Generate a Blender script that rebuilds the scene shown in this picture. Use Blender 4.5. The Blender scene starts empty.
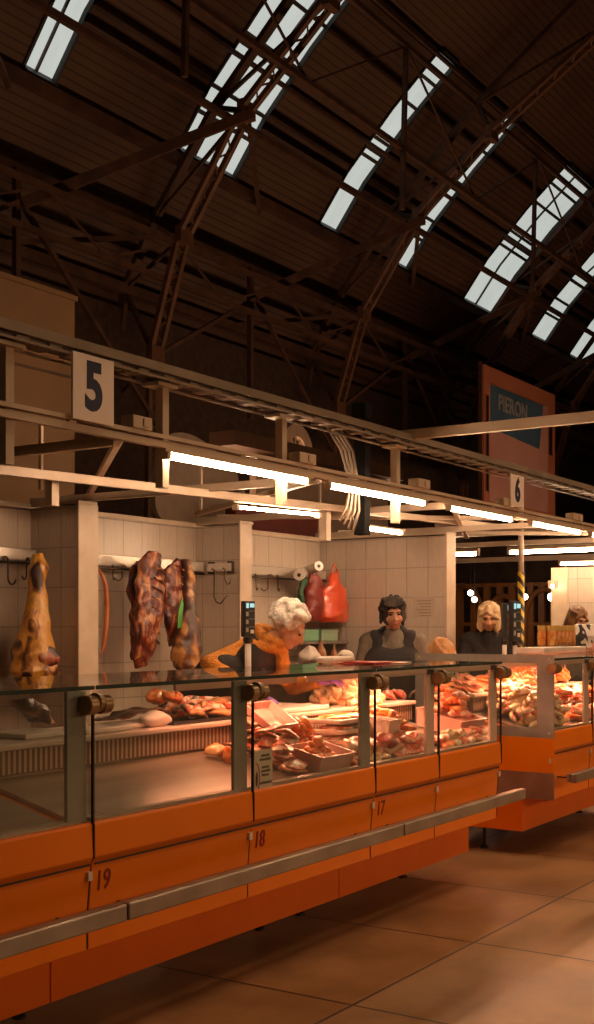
import bpy, bmesh, math, random
from math import pi, sin, cos, radians as R
from mathutils import Vector, Matrix, noise, Euler

scene = bpy.context.scene
COL = scene.collection
random.seed(7); noise.seed_set(3)

# ------------------------------------------------------------------ camera
FPX = 1200.0                       # focal length in pixels of the 594x1024 frame
HD = R(33.3)                       # heading: the counter row (+X) runs 33.3 deg right of the view axis
CH = 1.5                           # eye height
cam = bpy.data.cameras.new('camera')
cam.sensor_fit = 'VERTICAL'
cam.sensor_height = 36.0
cam.sensor_width = 36.0
cam.lens = FPX / 1024 * 36.0
cam.shift_y = 115.0 / 1024.0
cam.clip_end = 300
camo = bpy.data.objects.new('camera', cam)
COL.objects.link(camo)
camo.location = (0, 0, CH)
camo.rotation_euler = (R(90), 0, HD - R(90))
camo.rotation_euler.z = math.atan2(sin(HD), cos(HD)) - R(90)
scene.camera = camo

# ------------------------------------------------------------------ world: overcast sky seen through the skylights
w = bpy.data.worlds.new('overcast')
scene.world = w
w.use_nodes = True
wn = w.node_tree.nodes
bg = wn['Background']
tc = wn.new('ShaderNodeTexCoord'); nz = wn.new('ShaderNodeTexNoise'); cr = wn.new('ShaderNodeValToRGB')
nz.inputs['Scale'].default_value = 2.5
cr.color_ramp.elements[0].color = (.58, .60, .57, 1); cr.color_ramp.elements[1].color = (.68, .70, .66, 1)
w.node_tree.links.new(tc.outputs['Generated'], nz.inputs['Vector'])
w.node_tree.links.new(nz.outputs['Fac'], cr.inputs['Fac'])
w.node_tree.links.new(cr.outputs['Color'], bg.inputs['Color'])
bg.inputs['Strength'].default_value = 1.0

# ------------------------------------------------------------------ area lamps: stall rows out of view, and added fill
def area_lamp(name, loc, target, sx, sy, power, color, spread=180):
    l = bpy.data.lights.new(name, 'AREA')
    l.shape = 'RECTANGLE'; l.size = sx; l.size_y = sy; l.energy = power; l.color = color; l.spread = R(spread)
    o = bpy.data.objects.new(name, l); COL.objects.link(o)
    o.location = loc
    d = Vector(target) - Vector(loc)
    o.rotation_euler = d.to_track_quat('-Z', 'Y').to_euler()
    return o
WARM = (1.0, .60, .32)
# the tube rows of the stalls across the aisle, behind the photographer
area_lamp('opposite_stall_lamps', (4.5, -3.2, 2.3), (4.5, 1.0, 0), 9, .25, 56, WARM)
area_lamp('opposite_stall_lamps', (12.0, -3.0, 2.8), (11.5, 0, 0), 9, .25, 80, WARM)
# added fill high over the aisle, without fixtures, for floor and counter fronts
area_lamp('aisle_fill', (6.0, -1.0, 7.0), (6.0, 0.6, 0), 2.5, 1.0, 60, WARM, 100)
area_lamp('aisle_fill', (14.0, 0.0, 8.0), (13.0, 2, 0), 2.5, 1.0, 150, WARM, 120)
# added uplight on the vault, in place of spill from the other stall rows
area_lamp('vault_uplight', (24.0, 9.5, 2.8), (24.0, 12.0, 14), 26, .5, 500, (1, .55, .30))

scene.view_settings.view_transform = 'Standard'
scene.view_settings.look = 'None'
scene.view_settings.exposure = 0.22
scene.view_settings.gamma = 1.0
scene.view_settings.use_curve_mapping = False
scene.cycles.use_denoising = True
scene.cycles.max_bounces = 8
scene.cycles.transparent_max_bounces = 16
scene.cycles.sample_clamp_indirect = 6.0
scene.cycles.caustics_reflective = False
scene.cycles.caustics_refractive = False

# ------------------------------------------------------------------ measuring: a pixel of the photograph to a place in the hall
def ray(px, py):
    a = (px - 297) / FPX; b = -(py - 627) / FPX
    return Vector((cos(HD) + a * sin(HD), sin(HD) - a * cos(HD), b))
def P(px, py, Y=None, X=None, Z=None):
    r = ray(px, py)
    t = Y / r.y if Y is not None else X / r.x if X is not None else (Z - CH) / r.z
    return Vector((0, 0, CH)) + r * t

# ------------------------------------------------------------------ materials
MATS = {}
def mat(name, c1, c2=None, rough=.5, metal=0, scale=6, detail=3, bump=0, bscale=None, stretch=(1, 1, 1), emit=0,
        lo=.35, hi=.65, coat=0, spec=.5, sss=0):
    if name in MATS: return MATS[name]
    m = bpy.data.materials.new(name); m.use_nodes = True; MATS[name] = m
    n = m.node_tree.nodes; L = m.node_tree.links; b = n['Principled BSDF']
    c2 = c2 or tuple(min(1, x * 1.18) for x in c1)
    t = n.new('ShaderNodeTexCoord'); mp = n.new('ShaderNodeMapping'); nt = n.new('ShaderNodeTexNoise'); r = n.new('ShaderNodeValToRGB')
    mp.inputs['Scale'].default_value = stretch
    nt.inputs['Scale'].default_value = scale; nt.inputs['Detail'].default_value = detail
    r.color_ramp.elements[0].position = lo; r.color_ramp.elements[1].position = hi
    r.color_ramp.elements[0].color = (*c1, 1); r.color_ramp.elements[1].color = (*c2, 1)
    L.new(t.outputs['Object'], mp.inputs['Vector']); L.new(mp.outputs['Vector'], nt.inputs['Vector'])
    L.new(nt.outputs['Fac'], r.inputs['Fac']); L.new(r.outputs['Color'], b.inputs['Base Color'])
    b.inputs['Roughness'].default_value = rough; b.inputs['Metallic'].default_value = metal
    b.inputs['Specular IOR Level'].default_value = spec
    b.inputs['Coat Weight'].default_value = coat; b.inputs['Coat Roughness'].default_value = .12
    if bump:
        n2 = n.new('ShaderNodeTexNoise'); n2.inputs['Scale'].default_value = bscale or scale * 3; n2.inputs['Detail'].default_value = 4
        bp = n.new('ShaderNodeBump'); bp.inputs['Strength'].default_value = bump; bp.inputs['Distance'].default_value = .01
        L.new(mp.outputs['Vector'], n2.inputs['Vector']); L.new(n2.outputs['Fac'], bp.inputs['Height']); L.new(bp.outputs['Normal'], b.inputs['Normal'])
    if emit:
        L.new(r.outputs['Color'], b.inputs['Emission Color']); b.inputs['Emission Strength'].default_value = emit
    return m
def ramp_mat(name, stops, rough=.4, scale=8, detail=4, bump=.4, bscale=20, stretch=(1, 1, 1), dist=.0, coat=0, rnd=True):
    """meat, hair and the like: several colours along one noise"""
    if name in MATS: return MATS[name]
    m = bpy.data.materials.new(name); m.use_nodes = True; MATS[name] = m
    n = m.node_tree.nodes; L = m.node_tree.links; b = n['Principled BSDF']
    t = n.new('ShaderNodeTexCoord'); mp = n.new('ShaderNodeMapping'); nt = n.new('ShaderNodeTexNoise'); r = n.new('ShaderNodeValToRGB')
    mp.inputs['Scale'].default_value = stretch
    if rnd:
        oi = n.new('ShaderNodeObjectInfo'); ml = n.new('ShaderNodeMath'); ml.operation = 'MULTIPLY'; ml.inputs[1].default_value = 37
        L.new(oi.outputs['Random'], ml.inputs[0]); L.new(ml.outputs[0], mp.inputs['Location'])
    nt.inputs['Scale'].default_value = scale; nt.inputs['Detail'].default_value = detail; nt.inputs['Distortion'].default_value = dist
    e = r.color_ramp.elements
    while len(e) < len(stops): e.new(.5)
    for el, (p, c) in zip(e, stops): el.position = .30 + p * .42; el.color = (*c, 1)
    L.new(t.outputs['Object'], mp.inputs['Vector']); L.new(mp.outputs['Vector'], nt.inputs['Vector'])
    L.new(nt.outputs['Fac'], r.inputs['Fac']); L.new(r.outputs['Color'], b.inputs['Base Color'])
    n2 = n.new('ShaderNodeTexNoise'); n2.inputs['Scale'].default_value = bscale; n2.inputs['Detail'].default_value = 3
    bp = n.new('ShaderNodeBump'); bp.inputs['Strength'].default_value = bump; bp.inputs['Distance'].default_value = .012
    L.new(mp.outputs['Vector'], n2.inputs['Vector']); L.new(n2.outputs['Fac'], bp.inputs['Height']); L.new(bp.outputs['Normal'], b.inputs['Normal'])
    b.inputs['Roughness'].default_value = rough; b.inputs['Coat Weight'].default_value = coat; b.inputs['Coat Roughness'].default_value = .15
    return m
def emis(name, c, s):
    if name in MATS: return MATS[name]
    m = bpy.data.materials.new(name); m.use_nodes = True; MATS[name] = m
    n = m.node_tree.nodes; n.remove(n['Principled BSDF'])
    e = n.new('ShaderNodeEmission'); e.inputs['Color'].default_value = (*c, 1); e.inputs['Strength'].default_value = s
    m.node_tree.links.new(e.outputs[0], n['Material Output'].inputs['Surface'])
    return m
def glassm(name, tint=(.93, .95, .92), refl=.12, dirt=.04):
    if name in MATS: return MATS[name]
    m = bpy.data.materials.new(name); m.use_nodes = True; MATS[name] = m
    n = m.node_tree.nodes; L = m.node_tree.links; n.remove(n['Principled BSDF'])
    tr = n.new('ShaderNodeBsdfTransparent'); tr.inputs['Color'].default_value = (*tint, 1)
    gl = n.new('ShaderNodeBsdfGlossy'); gl.inputs['Roughness'].default_value = .02
    df = n.new('ShaderNodeBsdfDiffuse'); df.inputs['Color'].default_value = (.6, .55, .5, 1)
    fr = n.new('ShaderNodeFresnel'); fr.inputs['IOR'].default_value = 1.5
    ma = n.new('ShaderNodeMath'); ma.operation = 'MULTIPLY_ADD'; ma.inputs[1].default_value = .95; ma.inputs[2].default_value = refl * .2
    mx = n.new('ShaderNodeMixShader'); m2 = n.new('ShaderNodeMixShader')
    nt = n.new('ShaderNodeTexNoise'); nt.inputs['Scale'].default_value = 3; mm = n.new('ShaderNodeMath'); mm.operation = 'MULTIPLY'; mm.inputs[1].default_value = dirt * 2
    L.new(nt.outputs['Fac'], mm.inputs[0]); L.new(mm.outputs[0], m2.inputs['Fac'])
    ge = n.new('ShaderNodeNewGeometry'); iv = n.new('ShaderNodeMath'); iv.operation = 'SUBTRACT'; iv.inputs[0].default_value = 1
    fb = n.new('ShaderNodeMath'); fb.operation = 'MULTIPLY'
    L.new(ge.outputs['Backfacing'], iv.inputs[1]); L.new(fr.outputs[0], ma.inputs[0]); L.new(ma.outputs[0], fb.inputs[0]); L.new(iv.outputs[0], fb.inputs[1]); L.new(fb.outputs[0], mx.inputs['Fac'])
    L.new(tr.outputs[0], m2.inputs[1]); L.new(df.outputs[0], m2.inputs[2])
    L.new(m2.outputs[0], mx.inputs[1]); L.new(gl.outputs[0], mx.inputs[2])
    L.new(mx.outputs[0], n['Material Output'].inputs['Surface'])
    return m
def tile_mat(name, axis, c=(.56, .46, .37)):
    m = bpy.data.materials.new(name); m.use_nodes = True
    n = m.node_tree.nodes; L = m.node_tree.links; b = n['Principled BSDF']
    g = n.new('ShaderNodeNewGeometry'); s = n.new('ShaderNodeSeparateXYZ'); k = n.new('ShaderNodeCombineXYZ')
    L.new(g.outputs['Position'], s.inputs[0]); L.new(s.outputs[axis], k.inputs[0]); L.new(s.outputs['Z'], k.inputs[1])
    bt = n.new('ShaderNodeTexBrick'); bt.offset = 0; bt.inputs['Scale'].default_value = 1
    bt.inputs['Brick Width'].default_value = .2; bt.inputs['Row Height'].default_value = .25; bt.inputs['Mortar Size'].default_value = .0035
    bt.inputs['Mortar Smooth'].default_value = .3
    bt.inputs['Color1'].default_value = (*c, 1); bt.inputs['Color2'].default_value = (*[x * .93 for x in c], 1)
    bt.inputs['Mortar'].default_value = (*[x * .55 for x in c], 1)
    nt = n.new('ShaderNodeTexNoise'); nt.inputs['Scale'].default_value = 30
    mp = n.new('ShaderNodeMapping'); mp.inputs['Scale'].default_value = (3, .3, 1)
    mx = n.new('ShaderNodeMixRGB'); mx.blend_type = 'MULTIPLY'; mx.inputs['Fac'].default_value = .35
    L.new(k.outputs[0], bt.inputs['Vector']); L.new(k.outputs[0], mp.inputs['Vector']); L.new(mp.outputs[0], nt.inputs['Vector'])
    L.new(bt.outputs['Color'], mx.inputs['Color1']); L.new(nt.outputs['Color'], mx.inputs['Color2'])
    hs = n.new('ShaderNodeHueSaturation'); hs.inputs['Value'].default_value = 1.15
    nt2 = n.new('ShaderNodeRGBToBW'); L.new(nt.outputs['Color'], nt2.inputs[0]); L.new(nt2.outputs[0], mx.inputs['Color2'])
    L.new(mx.outputs[0], hs.inputs['Color']); L.new(hs.outputs[0], b.inputs['Base Color'])
    bp = n.new('ShaderNodeBump'); bp.invert = True; bp.inputs['Distance'].default_value = .003; bp.inputs['Strength'].default_value = .6
    L.new(bt.outputs['Fac'], bp.inputs['Height']); L.new(bp.outputs[0], b.inputs['Normal'])
    b.inputs['Roughness'].default_value = .28
    return m

# ------------------------------------------------------------------ mesh building
class G:
    def __init__(s): s.v = []; s.f = []
    def add(s, vs, fs):
        o = len(s.v); s.v += [Vector(v) for v in vs]; s.f += [tuple(i + o for i in f) for f in fs]; return s
    def box(s, x0, x1, y0, y1, z0, z1):
        vs = [(x, y, z) for z in (z0, z1) for y in (y0, y1) for x in (x0, x1)]
        return s.add(vs, [(0, 2, 3, 1), (4, 5, 7, 6), (0, 1, 5, 4), (2, 6, 7, 3), (0, 4, 6, 2), (1, 3, 7, 5)])
    def bar(s, p, q, w, h=None, up=(0, 0, 1)):
        p = Vector(p); q = Vector(q); h = h or w
        d = (q - p).normalized(); u = Vector(up)
        if abs(d.dot(u)) > .98: u = Vector((1, 0, 0))
        a = d.cross(u).normalized() * w / 2; b = a.cross(d).normalized() * h / 2
        vs = [e + i * a + j * b for e in (p, q) for i, j in ((-1, -1), (1, -1), (1, 1), (-1, 1))]
        return s.add(vs, [(0, 1, 2, 3), (7, 6, 5, 4), (0, 4, 5, 1), (1, 5, 6, 2), (2, 6, 7, 3), (3, 7, 4, 0)])
    def tube(s, pts, r, n=8, cap=True):
        pts = [Vector(p) for p in pts]; rs = r if isinstance(r, (list, tuple)) else [r] * len(pts)
        vs = []; last = None
        for i, p in enumerate(pts):
            d = (pts[min(i + 1, len(pts) - 1)] - pts[max(i - 1, 0)]).normalized()
            u = last if last is not None else (Vector((0, 0, 1)) if abs(d.z) < .9 else Vector((1, 0, 0)))
            a = (u - d * u.dot(d)).normalized(); last = a; b = d.cross(a)
            for k in range(n):
                t = 2 * pi * k / n; vs.append(p + (a * cos(t) + b * sin(t)) * rs[i])
        fs = [(i * n + k, i * n + (k + 1) % n, (i + 1) * n + (k + 1) % n, (i + 1) * n + k) for i in range(len(pts) - 1) for k in range(n)]
        if cap: fs += [tuple(range(n - 1, -1, -1)), tuple((len(pts) - 1) * n + k for k in range(n))]
        return s.add(vs, fs)
    def cap(s, p, q, r1, r2, n=12):
        p = Vector(p); q = Vector(q); d = (q - p); L = d.length; d = d / L if L > 1e-6 else Vector((0, 0, 1))
        pts = []; rs = []
        for i in range(5):
            t = pi / 2 * (1 - i / 5); pts.append(p - d * r1 * sin(t) * .999); rs.append(max(r1 * cos(t), r1 * .05))
        pts.append(p); rs.append(r1); pts.append(q); rs.append(r2)
        for i in range(1, 6):
            t = pi / 2 * i / 5; pts.append(q + d * r2 * sin(t)); rs.append(max(r2 * cos(t), r2 * .05))
        return s.tube(pts, rs, n)
    def ell(s, c, rad, M=None, seg=16, ring=10):
        c = Vector(c); M = M or Matrix.Identity(3); rad = rad if isinstance(rad, (tuple, list)) else (rad,) * 3
        vs = [c + M @ Vector((0, 0, -rad[2]))]
        for i in range(1, ring):
            t = -pi / 2 + pi * i / ring
            vs += [c + M @ Vector((rad[0] * cos(t) * cos(2 * pi * k / seg), rad[1] * cos(t) * sin(2 * pi * k / seg), rad[2] * sin(t))) for k in range(seg)]
        vs.append(c + M @ Vector((0, 0, rad[2])))
        fs = [(0, 1 + (k + 1) % seg, 1 + k) for k in range(seg)]
        for i in range(ring - 2):
            a = 1 + i * seg
            fs += [(a + k, a + (k + 1) % seg, a + seg + (k + 1) % seg, a + seg + k) for k in range(seg)]
        a = 1 + (ring - 2) * seg; l = len(vs) - 1
        fs += [(a + k, a + (k + 1) % seg, l) for k in range(seg)]
        return s.add(vs, fs)
    def prism(s, prof, x0, x1):
        """profile [(y, z)...] extruded along X; counter-clockwise seen from +X"""
        n = len(prof)
        vs = [(x, y, z) for x in (x0, x1) for y, z in prof]
        fs = [tuple(range(n - 1, -1, -1)), tuple(range(n, 2 * n))] + [(i, (i + 1) % n, n + (i + 1) % n, n + i) for i in range(n)]
        return s.add(vs, fs)
    def slab(s, prof, thick, x0, x1):
        """open profile with a thickness, extruded along X"""
        k = len(prof); off = []
        for i in range(k):
            a = Vector(prof[max(i - 1, 0)]); b = Vector(prof[min(i + 1, k - 1)]); d = (b - a).normalized()
            off.append((prof[i][0] - d.y * thick, prof[i][1] + d.x * thick))
        for i in range(k - 1):
            s.prism([prof[i], prof[i + 1], off[i + 1], off[i]], x0, x1)
        return s
    def plate(s, pts, nrm, t):
        """polygon given thickness t along -nrm"""
        n = len(pts); d = Vector(nrm).normalized() * t; pts = [Vector(p) for p in pts]
        return s.add(pts + [p - d for p in pts], [tuple(range(n)), tuple(range(2 * n - 1, n - 1, -1))] + [(i, i + n, (i + 1) % n + n, (i + 1) % n) for i in range(n)])
    def lathe(s, c, prof, n=16, axis='z'):
        c = Vector(c); vs = []
        for r, h in prof:
            for k in range(n):
                t = 2 * pi * k / n
                vs.append(c + (Vector((r * cos(t), r * sin(t), h)) if axis == 'z' else Vector((h, r * cos(t), r * sin(t))) if axis == 'x' else Vector((r * cos(t), h, r * sin(t)))))
        m = len(prof)
        fs = [(i * n + k, i * n + (k + 1) % n, (i + 1) * n + (k + 1) % n, (i + 1) * n + k) for i in range(m - 1) for k in range(n)]
        fs += [tuple(range(n - 1, -1, -1)), tuple((m - 1) * n + k for k in range(n))]
        return s.add(vs, fs)
    def noise(s, amp, freq, seed=0):
        o = Vector((seed * 3.1, seed * 1.7, seed))
        for v in s.v:
            v += noise.noise_vector(v * freq + o) * amp
        return s
    def build(s, name, m, parent=None, smooth=False, bevel=0, rem=0, sm=0, sub=0, kind=None, auto=False):
        me = bpy.data.meshes.new(name)
        L = parent_loc(parent) if parent else Vector((0, 0, 0))
        me.from_pydata([v - L for v in s.v], [], s.f); me.validate(); me.update()
        bm = bmesh.new(); bm.from_mesh(me); bmesh.ops.recalc_face_normals(bm, faces=bm.faces); bm.to_mesh(me); bm.free()
        o = bpy.data.objects.new(name, me); COL.objects.link(o)
        mods = []
        if rem:
            x = o.modifiers.new('r', 'REMESH'); x.mode = 'VOXEL'; x.voxel_size = rem; x.use_smooth_shade = True
        if sm:
            x = o.modifiers.new('s', 'SMOOTH'); x.iterations = sm; x.factor = .5
        if bevel:
            x = o.modifiers.new('b', 'BEVEL'); x.width = bevel; x.segments = 2; x.limit_method = 'ANGLE'
        if sub:
            x = o.modifiers.new('u', 'SUBSURF'); x.levels = sub; x.render_levels = sub
        if o.modifiers:
            dg = bpy.context.evaluated_depsgraph_get()
            nm = bpy.data.meshes.new_from_object(o.evaluated_get(dg)); o.modifiers.clear(); o.data = nm; bpy.data.meshes.remove(me); me = nm; me.name = name
        me.materials.clear(); me.materials.append(m)
        if smooth or rem or sub:
            for p in me.polygons: p.use_smooth = True
        if auto:
            for p in me.polygons: p.use_smooth = True
            try: me.set_sharp_from_angle(angle=R(40))
            except Exception: pass
        if parent: o.parent = parent
        if kind: o['kind'] = kind
        return o
def parent_loc(p):
    L = Vector((0, 0, 0))
    while p: L = L + p.location; p = p.parent
    return L
def tag(o, label, cat, group=None, kind=None):
    if label: o['label'] = label
    if cat: o['category'] = cat
    if group: o['group'] = group
    if kind: o['kind'] = kind
    return o
def thing(name, loc, label, cat, group=None):
    o = bpy.data.objects.new(name, None); o.empty_display_size = .1; COL.objects.link(o); o.location = loc
    return tag(o, label, cat, group)
def struct(o): o['kind'] = 'structure'; return o
def copy_tree(o, parent=None):
    c = o.copy(); COL.objects.link(c)
    if parent: c.parent = parent
    for ch in [x for x in bpy.data.objects if x.parent == o and x != c]: copy_tree(ch, c)
    return c
def text_geo(body, size, depth, M, bold=0):
    """writing as solid letters: returns a G with the letters placed by matrix M (text lies in local XY)"""
    cu = bpy.data.curves.new('writing', 'FONT'); cu.body = body; cu.size = size; cu.extrude = depth; cu.align_x = 'CENTER'; cu.align_y = 'CENTER'; cu.offset = bold; cu.resolution_u = 4
    o = bpy.data.objects.new('writing', cu); COL.objects.link(o)
    dg = bpy.context.evaluated_depsgraph_get(); me = bpy.data.meshes.new_from_object(o.evaluated_get(dg))
    g = G(); g.add([M @ v.co for v in me.vertices], [tuple(p.vertices) for p in me.polygons])
    bpy.data.objects.remove(o); bpy.data.meshes.remove(me); bpy.data.curves.remove(cu)
    return g
def face_front(x, y, z, tilt=0):   # writing on a face that looks towards -Y
    return Matrix.Translation((x, y, z)) @ Matrix.Rotation(R(90) + tilt, 4, 'X')

# common materials
M_white = mat('painted_steel_cream', (.50, .38, .27), (.60, .47, .34), .45)
M_rail = mat('rail_paint', (.50, .38, .27), (.60, .47, .34), .4, scale=3, bump=.05)
M_steel = mat('stainless', (.42, .38, .33), (.55, .50, .44), .28, .85, 4, stretch=(1, 8, 8), bump=.03)
M_steel_d = mat('brushed_steel_dark', (.30, .25, .20), (.42, .36, .30), .35, .7, 5)
M_grey = mat('grey_frame_paint', (.27, .25, .22), (.33, .31, .27), .4, .3, 8)
M_orange = mat('orange_lacquer', (.76, .175, .003), (.82, .195, .004), .34, 0, 2, coat=.12, spec=.35)
M_orange_low = mat('orange_plinth_lacquer', (.74, .145, .003), (.80, .165, .004), .4, 0, 3, coat=.06, spec=.3)
M_black = mat('black_plastic', (.012, .011, .010), (.022, .020, .018), .4)
M_gap = mat('joint_rubber', (.02, .012, .008), (.035, .02, .012), .7)
M_brass = mat('clamp_brass', (.22, .145, .075), (.32, .21, .11), .32, .7, 12)
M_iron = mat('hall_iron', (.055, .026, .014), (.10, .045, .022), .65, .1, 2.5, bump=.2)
M_iron_lit = mat('hall_iron_lit', (.09, .04, .019), (.15, .065, .030), .6, .1, 2.5, bump=.2)  # lit copy of the hall iron: light on the ribs put into the colour
M_wood = mat('varnished_wood', (.22, .085, .022), (.34, .14, .04), .4, 0, 6, stretch=(1, 1, .2))
M_glass = glassm('case_glass')
M_topglass = glassm('top_glass', (.80, .84, .80), .3, .03)
M_plastic_w = mat('white_plastic', (.60, .52, .45), (.70, .62, .54), .35)
M_paper = mat('paper', (.62, .52, .40), (.70, .60, .48), .8)
M_ink = mat('ink', (.03, .02, .02), (.05, .03, .03), .7)
# =================================================================== SETTING
# floor: stained concrete slabs with joints
fm = bpy.data.materials.new('floor_slabs'); fm.use_nodes = True
n = fm.node_tree.nodes; L = fm.node_tree.links; b = n['Principled BSDF']
g_ = n.new('ShaderNodeNewGeometry'); mp = n.new('ShaderNodeMapping'); mp.inputs['Rotation'].default_value = (0, 0, 0); mp.inputs['Location'].default_value = (.42, .96, 0)
bt = n.new('ShaderNodeTexBrick'); bt.offset = .0; bt.inputs['Scale'].default_value = 1; bt.inputs['Brick Width'].default_value = 1.13; bt.inputs['Row Height'].default_value = 1.13
bt.inputs['Mortar Size'].default_value = .008; bt.inputs['Color1'].default_value = (.44, .25, .11, 1); bt.inputs['Color2'].default_value = (.38, .215, .095, 1); bt.inputs['Mortar'].default_value = (.06, .035, .02, 1)
nt = n.new('ShaderNodeTexNoise'); nt.inputs['Scale'].default_value = 1.6; nt.inputs['Detail'].default_value = 8; nt.inputs['Roughness'].default_value = .65
rp = n.new('ShaderNodeValToRGB'); rp.color_ramp.elements[0].position = .3; rp.color_ramp.elements[0].color = (.28, .25, .23, 1); rp.color_ramp.elements[1].position = .7; rp.color_ramp.elements[1].color = (1, 1, 1, 1)
mx = n.new('ShaderNodeMixRGB'); mx.blend_type = 'MULTIPLY'; mx.inputs['Fac'].default_value = .8
L.new(g_.outputs['Position'], mp.inputs['Vector']); L.new(mp.outputs[0], bt.inputs['Vector']); L.new(g_.outputs['Position'], nt.inputs['Vector'])
L.new(nt.outputs['Fac'], rp.inputs['Fac']); L.new(bt.outputs['Color'], mx.inputs['Color1']); L.new(rp.outputs['Color'], mx.inputs['Color2']); L.new(mx.outputs[0], b.inputs['Base Color'])
mr = n.new('ShaderNodeMapRange'); mr.inputs['To Min'].default_value = .28; mr.inputs['To Max'].default_value = .55
L.new(nt.outputs['Fac'], mr.inputs['Value']); L.new(mr.outputs[0], b.inputs['Roughness'])
bp = n.new('ShaderNodeBump'); bp.inputs['Distance'].default_value = .004; bp.inputs['Strength'].default_value = .5
L.new(nt.outputs['Fac'], bp.inputs['Height']); L.new(bp.outputs[0], b.inputs['Normal'])
struct(G().box(-6, 80, -22, 20, -.2, 0).build('floor', fm))

# vault skin: (Y, z) curve on the far side, mirrored behind the photographer about Y = -1
SKIN = [(18.6, 0), (18.6, 6.5), (18.1, 9.2), (17.3, 10.5), (16.46, 11.86), (15.6, 13.0), (14.3, 14.3), (13.0, 15.42), (10.5, 17.1), (7, 18.7), (3, 19.8), (-1, 20.2)]
SKIN += [(-2 - y, z) for y, z in reversed(SKIN[:-1])]
XS0, XS1 = -6, 80
vm = bpy.data.materials.new('vault_boards'); vm.use_nodes = True
n = vm.node_tree.nodes; L = vm.node_tree.links; b = n['Principled BSDF']
uv = n.new('ShaderNodeUVMap'); uv.uv_map = 'UVMap'
bt = n.new('ShaderNodeTexBrick'); bt.inputs['Scale'].default_value = 1; bt.inputs['Brick Width'].default_value = 90; bt.inputs['Row Height'].default_value = .17; bt.inputs['Mortar Size'].default_value = .016
bt.inputs['Color1'].default_value = (.11, .050, .024, 1); bt.inputs['Color2'].default_value = (.095, .042, .020, 1); bt.inputs['Mortar'].default_value = (.05, .02, .009, 1)
nt = n.new('ShaderNodeTexNoise'); nt.inputs['Scale'].default_value = .8
mx = n.new('ShaderNodeMixRGB'); mx.blend_type = 'MULTIPLY'; mx.inputs['Fac'].default_value = .5
L.new(uv.outputs[0], bt.inputs['Vector']); L.new(uv.outputs[0], nt.inputs['Vector']); L.new(bt.outputs['Color'], mx.inputs['Color1']); L.new(nt.outputs['Fac'], mx.inputs['Color2']); L.new(mx.outputs[0], b.inputs['Base Color'])
bp = n.new('ShaderNodeBump'); bp.invert = True; bp.inputs['Distance'].default_value = .04; L.new(bt.outputs['Fac'], bp.inputs['Height']); L.new(bp.outputs[0], b.inputs['Normal'])
b.inputs['Roughness'].default_value = .7

YB, YT = 16.46, 13.0      # skylights run over this stretch of the curve
def xat(px, Y): a = (px - 297) / FPX; return Y * (cos(HD) + a * sin(HD)) / (sin(HD) - a * cos(HD))
SKY = [(xat(a, YB), xat(c, YB), mid) for a, c, mid in ((22, 54, 1), (177, 234, 2), (318, 337, 0), (396, 407, 0), (462, 492, 1), (530, 546, 0), (568, 588, 0), (606, 622, 0), (640, 655, 0))]
def skin_seg(g, uvs, a, c, x0, x1, s0, s1):
    (y0, z0), (y1, z1) = a, c
    g.add([(x0, y0, z0), (x1, y0, z0), (x1, y1, z1), (x0, y1, z1)], [(0, 1, 2, 3)]); uvs += [(x0, s0), (x1, s0), (x1, s1), (x0, s1)]
gs = G(); uvs = []; s = 0
for i in range(len(SKIN) - 1):
    a, c = SKIN[i], SKIN[i + 1]; ln = math.hypot(c[0] - a[0], c[1] - a[1])
    if c[0] >= YT - .01 and a[0] <= YB + .01:
        x = XS0
        for x0, x1, _ in SKY: skin_seg(gs, uvs, a, c, x, x0, s, s + ln); x = x1
        skin_seg(gs, uvs, a, c, x, XS1, s, s + ln)
    else: skin_seg(gs, uvs, a, c, XS0, XS1, s, s + ln)
    s += ln
me = bpy.data.meshes.new('ceiling'); me.from_pydata(gs.v, [], gs.f); me.update()
ul = me.uv_layers.new(name='UVMap')
for p in me.polygons:
    for li, vi in zip(p.loop_indices, p.vertices): ul.data[li].uv = uvs[vi]
me.materials.append(vm); o = bpy.data.objects.new('ceiling', me); COL.objects.link(o); struct(o)
M_endwall = mat('end_wall_paint', (.035, .017, .010), (.06, .03, .016), .8)
for nm, x in (('wall_near_end', XS0 - .2), ('wall_far_end', XS1)):
    prof = [(y, z) for y, z in SKIN]
    struct(G().prism(prof, x, x + .2).build(nm, M_endwall))

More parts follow.
